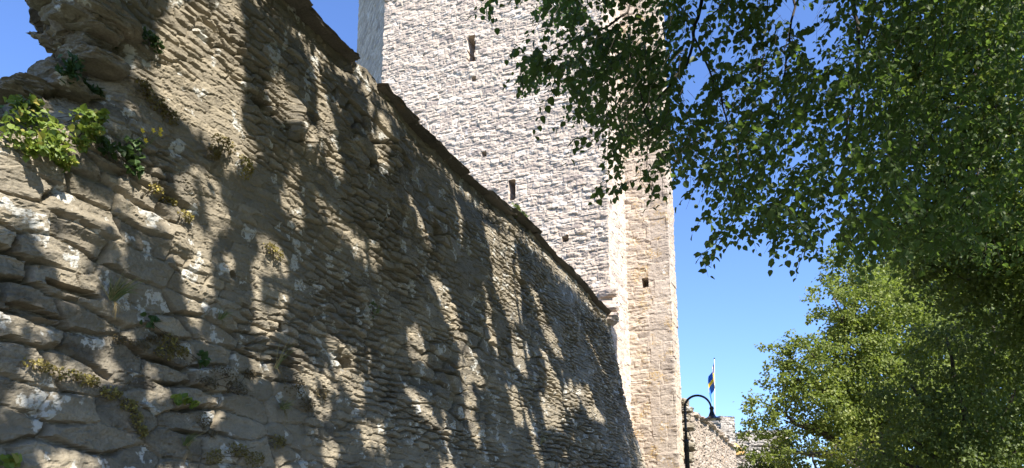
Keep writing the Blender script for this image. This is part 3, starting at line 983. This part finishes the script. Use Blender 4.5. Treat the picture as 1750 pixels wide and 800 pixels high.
LIT = [[(-60, 150), (60, 150), (150, 190), (170, 240), (110, 300), (-60, 290)],  # where sun reaches the wall (seen from the path)
    [(265, 30), (300, -40), (420, -60), (430, 40), (420, 170), (455, 250), (400, 290), (345, 210), (280, 130)],
    [(-40, 270), (100, 285), (190, 340), (215, 430), (130, 400), (30, 365), (-40, 340)],
    [(250, 320), (330, 385), (345, 490), (300, 470), (260, 380)], [(120, 470), (170, 480), (165, 510), (120, 500)], [(-20, 540), (50, 550), (60, 600), (-20, 590)],
    [(240, 670), (280, 670), (275, 720), (240, 710)], [(340, 700), (375, 700), (375, 740), (345, 740)],
    [(485, 80), (505, 120), (545, 200), (555, 260), (530, 250), (500, 170)], [(540, 300), (580, 350), (660, 430), (640, 450), (570, 380)],
    [(655, 165), (672, 190), (672, 245), (655, 235)], [(700, 300), (718, 320), (745, 420), (725, 400)],
    [(735, 460), (770, 480), (790, 580), (825, 690), (800, 670), (760, 560)], [(835, 365), (878, 385), (890, 450), (888, 560), (866, 560), (845, 470)],
    [(905, 470), (925, 500), (955, 640), (930, 600)], [(872, 570), (892, 600), (892, 670), (872, 640)], [(555, 575), (605, 600), (600, 640), (570, 630)],
    [(670, 660), (700, 670), (745, 770), (715, 760)], [(520, 690), (555, 700), (560, 740), (530, 730)], [(690, 560), (710, 560), (730, 640), (700, 610)],
    [(965, 690), (985, 690), (1005, 770), (980, 760)], [(1000, 560), (1010, 580), (1030, 660), (1018, 640)], [(850, 690), (870, 700), (880, 770), (860, 750)],
    [(425, 600), (460, 620), (470, 660), (430, 650)], [(600, 740), (640, 750), (640, 800), (610, 800)], [(30, 680), (90, 690), (90, 720), (30, 715)],
    [(180, 560), (230, 575), (230, 600), (180, 590)], [(905, 700), (925, 720), (930, 790), (910, 770)], [(440, 380), (480, 400), (500, 470), (460, 450)],
]


def wall_lit(W_, grow=0.0):
    wx, wy = pix(W_)
    tt_, zz_ = W_ @ WD, W_[:, 2]
    lit = np.zeros(len(W_), bool)
    for pl in LIT:
        pc = np.mean(pl, 0)
        lit |= in_poly(wx, wy, [tuple(np.array(q) + np.sign(np.array(q) - pc) * np.array([grow, grow])) for q in pl])
    st = fbm(tt_ * 1.7 + zz_ * 0.35, zz_ * 0.55 - tt_ * 0.1, 909, 3, 0.6) + 0.22 * vnoise(tt_ * 6, zz_ * 3.2, 911)
    lit |= (st > 0.27 + 0.20 * sstep(3.8, 5.6, zz_) - 0.06 * sstep(4, 2.5, zz_) - 0.01 * grow) & (wx > 470) & (wx < 1000)
    st = fbm(tt_ * 2.6, zz_ * 2.2, 919, 3, 0.6) + 0.12 * vnoise(tt_ * 9, zz_ * 7, 921)
    lit |= (st > 0.21 - 0.01 * grow + 0.06 * sstep(4.2, 5, zz_) + 0.25 * sstep(400, 470, wx) * sstep(3.4, 4.2, zz_)) & (wx <= 620)
    return lit


def shades_gap(P):
    """leaves whose shadow would fall on a sunlit patch of the wall"""
    k_ = (P @ WN + D0 - 0.12) / (S @ WN)
    W_ = P - k_[:, None] * S
    return (k_ > 0) & wall_lit(W_, 4.0) & (W_[:, 2] > 0.5) & (W_[:, 2] < 8)


rg = np.random.default_rng(42)
lime = empty("lime_tree", (8.2, 3.2, 0))
tag(lime, "big lime tree whose dark leafy branches hang over the path at the upper right", "tree")
allowed = CANOPY


def frame_ok(P, margin=14):
    x, y = pix(P)
    inside = (x > -margin) & (x < 1750 + margin) & (y > -margin) & (y < 800 + margin)
    return ~inside


parts = []
twigs = MB()
# hanging sprays inside the visible canopy
N_SPR = 2650
px, py = [], []
while len(px) < N_SPR:
    x, y = rg.uniform(860, 1850), rg.uniform(-90, 420)
    if rg.random() < 0.10:
        x, y = rg.uniform(890, 1180), rg.uniform(-60, 290)
    if not in_poly(np.array([x]), np.array([y]), CANOPY)[0]:
        continue
    hole = 1.25 * vnoise(np.array([x / 85.0]), np.array([y / 70.0]), 9)[0] + 0.5 * vnoise(np.array([x / 34.0]), np.array([y / 28.0]), 19)[0]
    if hole > (0.24 if x < 1480 else 0.5) or (abs(x - 1410 - (y - 60) * 0.1) < 28 and y < 110 and rg.random() < 0.85) or (abs(x - 1195) < 22 and y < 70 and rg.random() < 0.8):
        continue
    px.append(x); py.append(y)
sprays = [(x, y, None) for x, y in zip(px, py)] + [(x, y, s_) for x, y, s_ in STRAYS for _ in range(2)]
for (x, y, stray) in sprays:
    near = rg.random()
    Y = rg.uniform(6.8, 8.2) if stray else 6.5 + 5.5 * near ** 1.2 + max(0, (x - 1450) / 200)
    P0 = at(x + rg.normal() * 4, y + rg.normal() * 4, Y)
    L_ = (stray or rg.uniform(0.25, 0.5)) * 1.0
    n_ = max(5, int(L_ / 0.033))
    dv = np.array([rg.normal() * 0.6 - 0.35, rg.normal() * 0.6, rg.uniform(-1.0, -0.1)])
    dv /= np.linalg.norm(dv)
    k = np.linspace(0, 1, n_)
    pts_ = P0 + np.outer(k * L_, dv) - np.outer(0.35 * L_ * k ** 2, UP)
    twigs.tube(pts_[[0, n_ // 3, 2 * n_ // 3, n_ - 1]], [0.003, 0.0025, 0.002, 0.001], 4, cap=False)
    sd = np.cross(dv, UP); sd /= np.linalg.norm(sd) + 1e-9
    sg = np.where(np.arange(n_) % 2 == 0, 1, -1)[:, None]
    ax = 0.55 * dv + sd * sg * 0.8 + rg.normal(size=(n_, 3)) * 0.35 - UP * 0.55
    nv_ = UP * 0.8 + rg.normal(size=(n_, 3)) * 0.55
    sz = rg.uniform(0.062, 0.112, n_) * (1 - 0.25 * k)
    pp = pts_ + sd * sg * 0.02
    ok_ = ~shades_gap(pp)
    pp, ax, nv_, sz, n_ = pp[ok_], ax[ok_], nv_[ok_], sz[ok_], int(ok_.sum())
    if n_ == 0:
        continue
    parts.append(leaf_cloud(pp, ax, nv_, sz, np.clip(rg.normal(0.4, 0.22, n_), 0, 1) * (0.96 if rg.random() < 0.97 else 1.3)))  # a few sprays get a brighter leaf colour, as if sunlit
# the rest of the crown, above and behind the picture: it casts the shade on the wall
cl_P = []
N_SH = 40000
t_s = rg.uniform(1.5, T_END + 0.5, N_SH)
z_s = rg.uniform(1.0, 7.2, N_SH)
W_ = -WN * (D0 - 0.15) + np.outer(t_s, WD) + np.outer(z_s, UP)
lit = wall_lit(W_)
keep = ~lit
W_ = W_[keep]
okP = np.zeros(len(W_), bool)
PP = np.zeros_like(W_)
for tr in range(10):
    s_ = rg.uniform(4.5, 9.0, len(W_)) if tr < 6 else rg.uniform(5, 13, len(W_))
    Q = W_ + s_[:, None] * S
    good = frame_ok(Q) & (Q[:, 2] > 4.6) & (Q[:, 2] < 15) & ~okP
    PP[good] = Q[good]
    okP |= good
PP = PP[okP]
open("/tmp/dbg.txt","w").write(str((len(PP), N_SH)));print("shade clumps", len(PP), "of", N_SH)
# and leaves that shade the hanging sprays themselves
vis = at(rg.uniform(900, 1850, 9000), rg.uniform(-60, 400, 9000), rg.uniform(6.5, 12, 9000)) + rg.uniform(1.2, 5.5, 9000)[:, None] * S
vis = vis[frame_ok(vis, 30) & (vis[:, 2] < 16)]
vx, vy = pix(vis)
vis = vis[(vy < -20) | (vx > 1770)][::4]
over = np.stack([rg.uniform(-3.5, 9, 19000), rg.uniform(-6, 8, 19000), rg.uniform(6.5, 13, 19000)], -1)  # unseen leaves overhead, added to keep sky light off the wall
over = over[np.hypot((over[:, 0] - 3) / 6.5, (over[:, 1] - 2.5) / 8.5) < 1]
side = np.stack([rg.uniform(6.5, 13, 15000), rg.uniform(-9, 9.5, 15000), rg.uniform(1.8, 8.5, 15000)], -1)  # unseen low leaves on the right, added to block skylight from the wall
side = side[(np.hypot((side[:, 0] - 9.8) / 3.2, (side[:, 2] - 5.2) / 3.4) < 1) & (side[:, 0] > 0.78 * side[:, 1] + 0.4)]
for base_P, per, spread, s0 in ((vis, 4, 0.14, (0.09, 0.13)), (side[::2], 5, 0.16, (0.09, 0.13)), (over[::2], 6, 0.16, (0.09, 0.13)), (PP, 5, 0.05, (0.085, 0.12))):
    q = np.repeat(base_P, per, 0) + rg.normal(size=(len(base_P) * per, 3)) * spread
    q = q[frame_ok(q, 20)]
    q = q[~shades_gap(q)]
    n_ = len(q)
    parts.append(leaf_cloud(q, rg.normal(size=(n_, 3)) * 0.6 - UP * 0.6, UP * 0.9 + rg.normal(size=(n_, 3)) * 0.5, rg.uniform(*s0, n_), np.clip(rg.normal(0.45, 0.22, n_), 0, 1), LEAF4, LEAF4_F))
build_leaves("crown", M_LIME, lime, parts)
twigs.build("twigs", M_TWIG, lime, smooth=True)["kind"] = "stuff"


def limb(p0, p1, r0, r1, seed, sag=0.0, n=9, wig=0.12):
    rg_ = np.random.default_rng(seed)
    k = np.linspace(0, 1, n)
    P = np.outer(1 - k, p0) + np.outer(k, p1)
    L_ = np.linalg.norm(np.asarray(p1) - p0)
    P[1:-1] += rg_.normal(size=(n - 2, 3)) * wig * L_ / n
    P -= np.outer(np.sin(k * math.pi) * sag * L_, UP)
    return P, r0 + (r1 - r0) * k


mb = MB()
tb = np.array([8.2, 3.2, 0.0])
P, r = limb(tb, tb + np.array([-0.3, 0.4, 5.5]), 0.42, 0.3, 1, 0, 12)
mb.tube(P, r, 14)
fork = P[-1]
mb.build("trunk", M_BARK, lime, smooth=True)
limbs = [(at(1470, -120, 9.0), 0.15, 2), (at(1230, -220, 8.5), 0.13, 3), (at(1700, 60, 11.0), 0.13, 4), (np.array([1.0, 4.0, 11.5]), 0.14, 5), (np.array([3.0, 9.5, 12.0]), 0.14, 6), (np.array([7.0, 9.0, 11.0]), 0.12, 7), (np.array([4.5, 2.0, 12.5]), 0.14, 8)]
for q, r0, sd_ in limbs:
    mb = MB()
    P, r = limb(fork - UP * 0.3, q, r0, 0.045, sd_, -0.08, 11)
    mb.tube(P, r, 10)
    mb.build("branch", M_BARK, lime, smooth=True)
# the thinner branches that show among the leaves
for k, (pl, Y0, Y1, r0) in enumerate([([(1470, -120), (1458, 0), (1468, 80), (1462, 160), (1448, 215), (1440, 300)], 9.0, 8.5, 0.035), ([(1500, -60), (1490, 40), (1470, 110)], 9.0, 8.8, 0.02),
                                     ([(1230, -220), (1200, 0), (1186, 60), (1176, 110), (1150, 140), (1100, 190)], 8.5, 7.6, 0.028), ([(1360, -60), (1350, 60), (1340, 140), (1330, 260)], 8.6, 8.2, 0.018),
                                     ([(1700, 60), (1640, 180), (1560, 250), (1480, 290)], 11, 9.5, 0.03), ([(1100, -60), (1075, 20), (1010, 60), (940, 85)], 8.2, 7.6, 0.02), ([(1186, 60), (1230, 160), (1260, 260), (1270, 340)], 8.0, 7.4, 0.014),
                                     ([(1250, 300), (1262, 350), (1240, 395), (1195, 445)], 7.3, 7.2, 0.006), ([(1700, 60), (1700, 200), (1660, 330), (1590, 420)], 11, 10, 0.028), ([(1075, 20), (1080, 120), (1110, 210), (1105, 290)], 8.0, 7.4, 0.011)]):
    Ys = np.linspace(Y0, Y1, len(pl))
    P = np.array([at(x, y, yy) for (x, y), yy in zip(pl, Ys)])
    kk = np.linspace(0, len(P) - 1, len(P) * 4)
    P = np.stack([np.interp(kk, np.arange(len(P)), P[:, j]) for j in range(3)], -1) + np.random.default_rng(k).normal(size=(len(kk), 3)) * 0.012
    mb = MB()
    mb.tube(P, np.linspace(r0, r0 * 0.35, len(P)), 7)
    mb.build("branch", M_TWIG, lime, smooth=True)


# -------- the trees along the right
def clump_tree(name, label, mat, base, lobes, seed, leaf=(0.09, 0.14), dens=1.0, droop=0.5, trunk_r=0.22, tintmu=0.45, group=None, cat="tree", hollow=0.35, sub=26):
    """lobes: (x, y, depth, radius in px); each lobe is a cluster of small leafy twig clumps"""
    rg_ = np.random.default_rng(seed)
    tr = empty(name, base)
    tag(tr, label, cat, group)
    parts_ = []
    cs = []
    for (x, y, Y, rp) in lobes:
        c = at(x, y, Y)
        R = rp * Y / F
        cs.append((c, R))
        ns = int(np.clip(sub * dens * (R / 1.05) ** 1.3, 3, sub * dens * 1.4))
        dirs = rand_dir(rg_, ns)
        rr = R * (hollow + (1 - hollow) * rg_.random(ns) ** 0.4) * rg_.uniform(0.75, 1.12, ns)
        sc_ = c + dirs * rr[:, None] * np.array([1, 1, 0.85])
        sr = R * rg_.uniform(0.16, 0.34, ns)
        for q, r_ in zip(sc_, sr):
            n_ = int(np.clip(16 * (r_ / 0.16) ** 2, 7, 260) * 1.25)
            dv = rand_dir(rg_, n_)
            pos = q + dv * (r_ * rg_.random(n_) ** 0.45 * np.where(rg_.random(n_) < 0.2, rg_.uniform(1, 1.9, n_), 1))[:, None] * np.array([1.1, 1.1, 0.62])
            ax = dv * 0.5 + rg_.normal(size=(n_, 3)) * 0.5 - UP * droop
            nv_ = UP * 0.85 + dv * 0.4 + rg_.normal(size=(n_, 3)) * 0.5
            tm = tintmu + rg_.normal() * 0.13
            parts_.append(leaf_cloud(pos, ax, nv_, rg_.uniform(*leaf, n_), np.clip(rg_.normal(tm, 0.16, n_), 0, 1), LEAF4, LEAF4_F))
    build_leaves("crown", mat, tr, parts_)
    big = max(cs, key=lambda q: q[1])
    zf = max(1.2, min(c[2] - 0.5 * R for c, R in cs))
    fk = np.array([base[0] * 0.8 + big[0][0] * 0.2, base[1] * 0.8 + big[0][1] * 0.2, min(zf, 3.2)])
    mb_ = MB()
    P, r = limb(np.asarray(base, float), fk, trunk_r, trunk_r * 0.75, seed)
    mb_.tube(P, r, 12)
    mb_.build("trunk", M_BARK, tr, smooth=True)
    for k, (c, R) in enumerate(cs[:14]):
        mb_ = MB()
        P, r = limb(fk - UP * 0.15, c + UP * R * 0.3, trunk_r * 0.45, 0.02, seed + k + 1, -0.05, 8)
        mb_.tube(P, r, 7)
        mb_.build("branch", M_BARK, tr, smooth=True)
    return tr


clump_tree("broadleaf_tree", "bright sunlit broadleaf tree reaching left against the blue sky, right of the flag", M_MAPLE, (10.5, 21.5, 0),
           [(1450, 470, 21, 50), (1425, 520, 20.5, 48), (1490, 520, 21, 70), (1460, 590, 21, 75), (1380, 610, 20, 52), (1335, 600, 20, 24), (1345, 650, 20, 45), (1305, 700, 20, 40), (1285, 770, 20.2, 26), (1325, 775, 20.2, 34), (1400, 680, 20.5, 70), (1340, 730, 20.5, 42), (1480, 660, 21, 80), (1545, 580, 21.5, 80), (1520, 480, 22, 60), (1560, 690, 21, 80), (1290, 735, 20.2, 30), (1430, 745, 21, 60), (1306, 592, 20, 13), (1312, 618, 20, 14), (1356, 574, 20, 14), (1396, 492, 20.5, 16), (1408, 446, 21, 18), (1300, 655, 20, 14), (1272, 742, 20, 10), (1284, 690, 20, 12), (1385, 545, 20.5, 14), (1425, 430, 21, 18)],
           301, (0.065, 0.11), 2.6, trunk_r=0.24, tintmu=0.5)
clump_tree("broadleaf_tree", "tall dark green tree filling the upper right corner behind the hanging lime branches", M_DARKL, (12.2, 12.8, 0),
           [(1620, 60, 11, 130), (1740, 0, 11.5, 140), (1560, 180, 11, 100), (1680, 200, 11, 130), (1790, 170, 11.5, 130), (1580, 300, 11, 90), (1680, 340, 11, 120), (1790, 330, 11.5, 120), (1590, 410, 11.3, 80), (1690, 440, 11.5, 90), (1800, 460, 11.3, 110), (1620, 480, 11.8, 80), (1720, 520, 12, 90), (1800, 560, 12, 90), (1530, 90, 11.5, 70), (1500, 350, 11.5, 60)],
           331, (0.06, 0.1), 2.7, trunk_r=0.3, tintmu=0.45)
clump_tree("weeping_tree", "dark green tree with drooping foliage at the lower right edge", M_DARKL, (8.6, 14.0, 0),
           [(1620, 600, 13.5, 80), (1700, 580, 14, 100), (1560, 680, 13.5, 75), (1640, 700, 13, 90), (1740, 690, 13.5, 100), (1560, 770, 13.2, 70), (1640, 800, 13, 85), (1740, 800, 13, 100), (1510, 790, 13.8, 50)],
           361, (0.05, 0.085), 2.6, droop=0.9, trunk_r=0.2, tintmu=0.35)
clump_tree("shrub", "yellow green leafy shrub at the bottom edge below the sunlit tree", M_YELL, (6.9, 16.5, 0),
           [(1390, 790, 16.5, 40), (1430, 770, 16.5, 36), (1360, 800, 16.3, 34), (1450, 805, 16.3, 45), (1480, 760, 16.8, 30), (1405, 830, 16.2, 60)], 391, (0.06, 0.1), 3.0, trunk_r=0.09, tintmu=0.55, cat="shrub")
clump_tree("shrub", "small dark bluish green shrub beside the distant stone building", M_DARKL, (8.2, 23.5, 0),
           [(1310, 785, 23, 30), (1340, 770, 23, 28), (1285, 800, 23, 24), (1330, 815, 23, 40)], 411, (0.06, 0.1), 4.5, trunk_r=0.08, tintmu=0.15, cat="shrub")
clump_tree("broadleaf_tree", "green tree deep in shade between the sunlit tree and the drooping one", M_MAPLE, (16.5, 27, 0),
           [(1600, 500, 27, 90), (1690, 520, 28, 110), (1800, 560, 28, 120), (1620, 620, 27, 90), (1720, 660, 27, 110), (1550, 760, 27, 90), (1650, 780, 27, 110), (1780, 780, 27, 120), (1500, 720, 28, 70), (1560, 420, 27, 80), (1640, 440, 27, 90), (1750, 440, 28, 110)], 441, (0.12, 0.18), 1.3, trunk_r=0.25, tintmu=0.3)

# -------- plants rooted in the wall
def wall_clump(name, label, cat, mat, spots, seed, leaf, n, spread, out=0.03, droop=0.5, group=None, tmpl=LEAF, tf=LEAF_F, tintmu=0.5, tsd=0.22):
    """spots: (x, y, radius px x, radius px y)"""
    rg_ = np.random.default_rng(seed)
    out = out + 0.02
    P0 = wall_point(spots[0][0], spots[0][1])
    o = empty(name, P0)
    tag(o, label, cat, group)
    parts_ = []
    stems = MB()
    runner = []
    for (x, y, rx, ry) in spots:
        c = wall_point(x, y)
        k_ = (c[1]) / F
        n_ = n
        a = rg_.random(n_) * 2 * math.pi
        rr = rg_.random(n_) ** 0.6
        lx, lz = rx * np.cos(a) * rr, ry * np.sin(a) * rr
        th_ = np.sqrt(np.clip(1 - rr ** 2, 0, 1))
        pos = c + np.outer(lx * k_ * 1.15, WD) + np.outer(-(lz) * k_, UP) - np.outer(lx * k_ * 0.0, UP) + np.outer(out * (0.2 + th_ * rg_.random(n_)) + spread * th_, WN)
        ax = rg_.normal(size=(n_, 3)) * 0.6 + WN * 0.5 - UP * droop
        nv_ = WN * 0.7 + UP * 0.6 + rg_.normal(size=(n_, 3)) * 0.45
        parts_.append(leaf_cloud(pos, ax, nv_, rg_.uniform(*leaf, n_), np.clip(rg_.normal(tintmu, tsd, n_), 0, 1), tmpl, tf))
        runner += [c + WN * 0.012, (c + pos[rg_.integers(n_)]) / 2 + WN * 0.012]
    build_leaves("foliage", mat, o, parts_)
    stems.tube(runner, np.linspace(0.0035, 0.0015, len(runner)), 5)
    stems.build("stem", M_TWIG, o)
    return o


wall_clump("ivy_plant", "bright yellow green ivy spilling over the low broken end of the wall", "ivy", M_IVY,
           [(50, 210, 40, 24), (14, 205, 34, 28), (80, 232, 30, 20), (60, 246, 26, 16), (8, 240, 22, 20), (122, 205, 22, 12), (-40, 220, 45, 40), (80, 268, 14, 12), (98, 282, 7, 8), (138, 228, 12, 9), (30, 182, 26, 10), (120, 250, 9, 8), (40, 262, 10, 10), (150, 204, 10, 8)], 601, (0.03, 0.065), 62, 0.07, 0.1, 0.35, tsd=0.3)
wall_clump("ivy_plant", "small dark ivy climbing the grey rock of the broken wall end", "ivy", M_IVYD,
           [(112, 112, 18, 26), (125, 150, 24, 20), (150, 160, 14, 14), (100, 130, 14, 16)], 611, (0.04, 0.07), 34, 0.05, 0.05, 0.5, tintmu=0.6)
wall_clump("ivy_plant", "dark trailing ivy below the yellow flowers, right of the bright ivy", "ivy", M_IVYD,
           [(215, 255, 22, 22), (195, 262, 20, 14), (220, 285, 14, 14), (165, 250, 16, 14)], 617, (0.04, 0.07), 36, 0.05, 0.05, 0.5, tintmu=0.6)
wall_clump("creeping_plant", "greenish creeping plant in a crevice near the top of the broken end", "plant", M_IVYD, [(200, 65, 22, 10), (240, 62, 26, 12), (262, 78, 12, 14)], 623, (0.025, 0.045), 60, 0.03, 0.03, 0.3, tintmu=0.8)
wall_clump("creeping_plant", "mossy green creeping plant growing diagonally down the shaded wall, above the yellow flowers", "plant", M_SEDUM, [(240, 150, 16, 16), (262, 178, 20, 16), (285, 200, 18, 16)], 629, (0.015, 0.03), 130, 0.03, 0.03, 0.3, tintmu=0.3)
wall_clump("stonecrop", "olive tuft of stonecrop left of a pale dry clump, middle of the wall's upper left", "stonecrop", M_SEDUM, [(375, 248, 24, 16), (358, 262, 14, 14)], 633, (0.015, 0.03), 190, 0.05, 0.04, 0.3, tintmu=0.35)
wall_clump("stonecrop", "pale dry clump of stonecrop hanging right beside the olive tuft", "stonecrop", M_SEDUM, [(412, 288, 16, 24)], 637, (0.015, 0.03), 220, 0.05, 0.04, 0.3, tintmu=0.75)
wall_clump("stonecrop", "yellow stonecrop trailing down a crack in a long curving line at lower left", "stonecrop", M_SEDUM, [(60, 625, 28, 9), (105, 638, 28, 11), (145, 650, 20, 10), (185, 672, 18, 11), (215, 692, 14, 13), (228, 715, 10, 14), (236, 738, 9, 12)], 641, (0.012, 0.026), 130, 0.03, 0.03, 0.3, tintmu=0.65)
wall_clump("stonecrop", "brown and yellow stonecrop cushion above the small leafy rosette", "stonecrop", M_SEDUM, [(285, 585, 18, 14), (275, 605, 20, 10), (300, 600, 20, 10)], 647, (0.012, 0.026), 130, 0.03, 0.03, 0.3, tintmu=0.5)
wall_clump("moss_patch", "rusty brown dry moss on the ledge right of the small leafy rosette", "moss", M_DRY, [(380, 640, 30, 14), (350, 655, 22, 12), (400, 665, 24, 12), (420, 640, 16, 10)], 653, (0.01, 0.022), 170, 0.03, 0.03, 0.2, tintmu=0.4)
wall_clump("moss_patch", "dry moss with yellow flecks along the bottom edge, below a grass tuft", "moss", M_SEDUM, [(400, 770, 24, 12), (430, 785, 22, 14), (360, 780, 18, 14), (470, 755, 16, 12)], 659, (0.012, 0.026), 150, 0.03, 0.03, 0.2, tintmu=0.45)
wall_clump("moss_patch", "dry brown moss cushion beside the dark hole in the lower wall", "moss", M_DRY, [(500, 660, 24, 20), (520, 690, 20, 12), (545, 670, 14, 14)], 661, (0.012, 0.026), 150, 0.03, 0.03, 0.2, tintmu=0.55)
wall_clump("leafy_rosette", "small bright green leafy rosette in a crack of the lower wall", "plant", M_IVY, [(305, 685, 14, 9), (318, 692, 10, 7)], 667, (0.04, 0.07), 16, 0.03, 0.05, -0.1, tintmu=0.55)
wall_clump("leafy_rosette", "bright green sprout at the bottom left corner of the wall", "plant", M_IVY, [(8, 790, 14, 12)], 673, (0.05, 0.08), 16, 0.04, 0.05, -0.3, tintmu=0.6)
wall_clump("leafy_rosette", "green sprig growing beside a white lichen spot in the wall's middle", "plant", M_GRASS, [(628, 530, 10, 14)], 677, (0.03, 0.06), 26, 0.04, 0.05, 0.0, tintmu=0.4)
wall_clump("leafy_rosette", "dark green herb with upright leaves, right of the tall grass tuft", "plant", M_IVYD, [(245, 548, 14, 8), (330, 615, 10, 10)], 679, (0.04, 0.08), 14, 0.03, 0.05, 0.2, tintmu=0.6)
wall_clump("ivy_plant", "dark leafy sprig on top of the wall against the tower's shaded side", "ivy", M_IVYD, [(640, 128, 12, 10)], 683, (0.06, 0.1), 34, 0.05, -0.5, 0.1, tintmu=0.2)
wall_clump("leafy_rosette", "grey green plant rooted on the coping below the tower's lower slit", "plant", M_GRASS, [(876, 362, 8, 12), (890, 372, 8, 8)], 687, (0.08, 0.14), 34, 0.05, 0.0, -0.5, tintmu=0.5)


def grass_tuft(label, x, y, h, n, seed, dry=0.3, lean=0.3):
    rg_ = np.random.default_rng(seed)
    c = wall_point(x, y) + WN * 0.05
    o = empty("grass_tuft", c)
    tag(o, label, "grass tuft")
    Vs, Fs, Ts = [], [], []
    nn = 0
    for i_ in range(n):
        d_ = UP * rg_.uniform(0.6, 1.0) + WN * rg_.uniform(0.05, 0.6) + WD * rg_.normal() * lean
        d_ /= np.linalg.norm(d_)
        L_ = h * rg_.uniform(0.5, 1.1)
        sd_ = np.cross(d_, WN + rg_.normal(size=3) * 0.3); sd_ /= np.linalg.norm(sd_)
        k = np.linspace(0, 1, 6)
        sag = rg_.uniform(0.1, 0.7)
        P = c - WN * 0.02 + WD * rg_.normal() * 0.015 + np.outer(k * L_, d_) - np.outer(sag * L_ * k ** 2.5, UP) + np.outer(sag * 0.4 * L_ * k ** 2, WN)
        wd = 0.0035 * (1 - k ** 2 * 0.9)
        V_ = np.concatenate([P - sd_ * wd[:, None], P + sd_ * wd[:, None]])
        q = np.arange(5)
        Fs.append(np.stack([q, q + 1, q + 7, q + 6], -1) + nn)
        Vs.append(V_); Ts.append(np.full(12, np.clip(rg_.normal(0.35, 0.2), 0, 1) if rg_.random() > dry else 1.0)); nn += 12
    mesh_np("blades", np.concatenate(Vs), Fs, M_GRASS, o, {"tint": np.concatenate(Ts)})
    # withered thatch hanging below
    m_ = MB()
    for i_ in range(max(6, n // 6)):
        e = c - UP * rg_.uniform(0.05, 0.16) + WD * rg_.normal() * 0.03 + WN * rg_.uniform(0.01, 0.05)
        m_.tube([c, (c + e) / 2 + WN * 0.02, e], [0.002, 0.002, 0.001], 4, cap=False)
    m_.build("thatch", M_DRY, o, attrs={"tint": np.full(m_.n, 0.9)})


wall_clump("moss_patch", "thin brown moss strip on a ledge between the tall grass tuft and the short one", "moss", M_DRY, [(225, 590, 20, 8), (255, 578, 16, 8), (200, 580, 14, 8)], 691, (0.01, 0.022), 110, 0.02, 0.02, 0.2, tintmu=0.5)
wall_clump("moss_patch", "pale dry growth in the sunlit patch above the broad bladed grass tuft", "moss", M_SEDUM, [(470, 435, 14, 12), (455, 425, 12, 10)], 692, (0.012, 0.026), 120, 0.03, 0.02, 0.2, tintmu=0.6)
wall_clump("moss_patch", "rusty moss below the leafy rosette, beside the lowest lit stones", "moss", M_DRY, [(345, 720, 12, 16), (352, 745, 10, 12)], 693, (0.01, 0.022), 120, 0.02, 0.02, 0.2, tintmu=0.6)
wall_clump("stonecrop", "ochre stonecrop cluster in the sunny crack under the dark trailing ivy", "stonecrop", M_SEDUM, [(265, 325, 14, 8), (285, 345, 16, 9), (310, 370, 16, 10)], 694, (0.012, 0.026), 120, 0.02, 0.02, 0.2, tintmu=0.7)
grass_tuft("tall green grass tuft over a dry thatch, growing from a ledge at left", 186, 515, 0.30, 80, 701)
grass_tuft("short broad bladed grass tuft right of the tall one, under a shaded ledge", 362, 548, 0.17, 32, 702)
grass_tuft("low wide grass tuft above the dry moss at the bottom", 478, 700, 0.16, 60, 703, lean=0.6)
grass_tuft("dark sparse grass tuft near the bottom edge below the leafy rosette", 312, 762, 0.2, 36, 704, 0.1)
grass_tuft("thin pale grass stems standing below the dark hole", 455, 632, 0.45, 9, 705, 0.7, 0.15)
grass_tuft("slim weedy grass stems near the foot of the far wall", 915, 760, 0.55, 16, 706, 0.5, 0.15)

# yellow flowers
c = wall_point(232, 262)
fl = empty("flowering_plant", c)
tag(fl, "thin stemmed plant with small yellow flowers, right of the bright ivy", "flower")
for i, (x, y) in enumerate([(230, 227), (247, 227), (260, 226), (228, 246), (259, 233)]):
    p = wall_point(x, y) + WN * 0.09
    mb = MB()
    mb.tube([c, (c + p) / 2 + WN * 0.04, p], [0.003, 0.0025, 0.002], 5)
    mb.build("stem", M_GRASS, fl, attrs={"tint": np.full(mb.n, 0.4)})
    mb = MB()
    for a in range(5):
        th = a * 2 * math.pi / 5
        d1 = math.cos(th) * WD + math.sin(th) * UP
        d2 = math.cos(th + 0.5) * WD + math.sin(th + 0.5) * UP
        d0 = math.cos(th - 0.5) * WD + math.sin(th - 0.5) * UP
        mb.add([p, p + d0 * 0.017 + WN * 0.006, p + d1 * 0.024 + WN * 0.01, p + d2 * 0.017 + WN * 0.006], [[[0, 1, 2, 3]]])
    mb.build("flower", M_PETAL, fl)
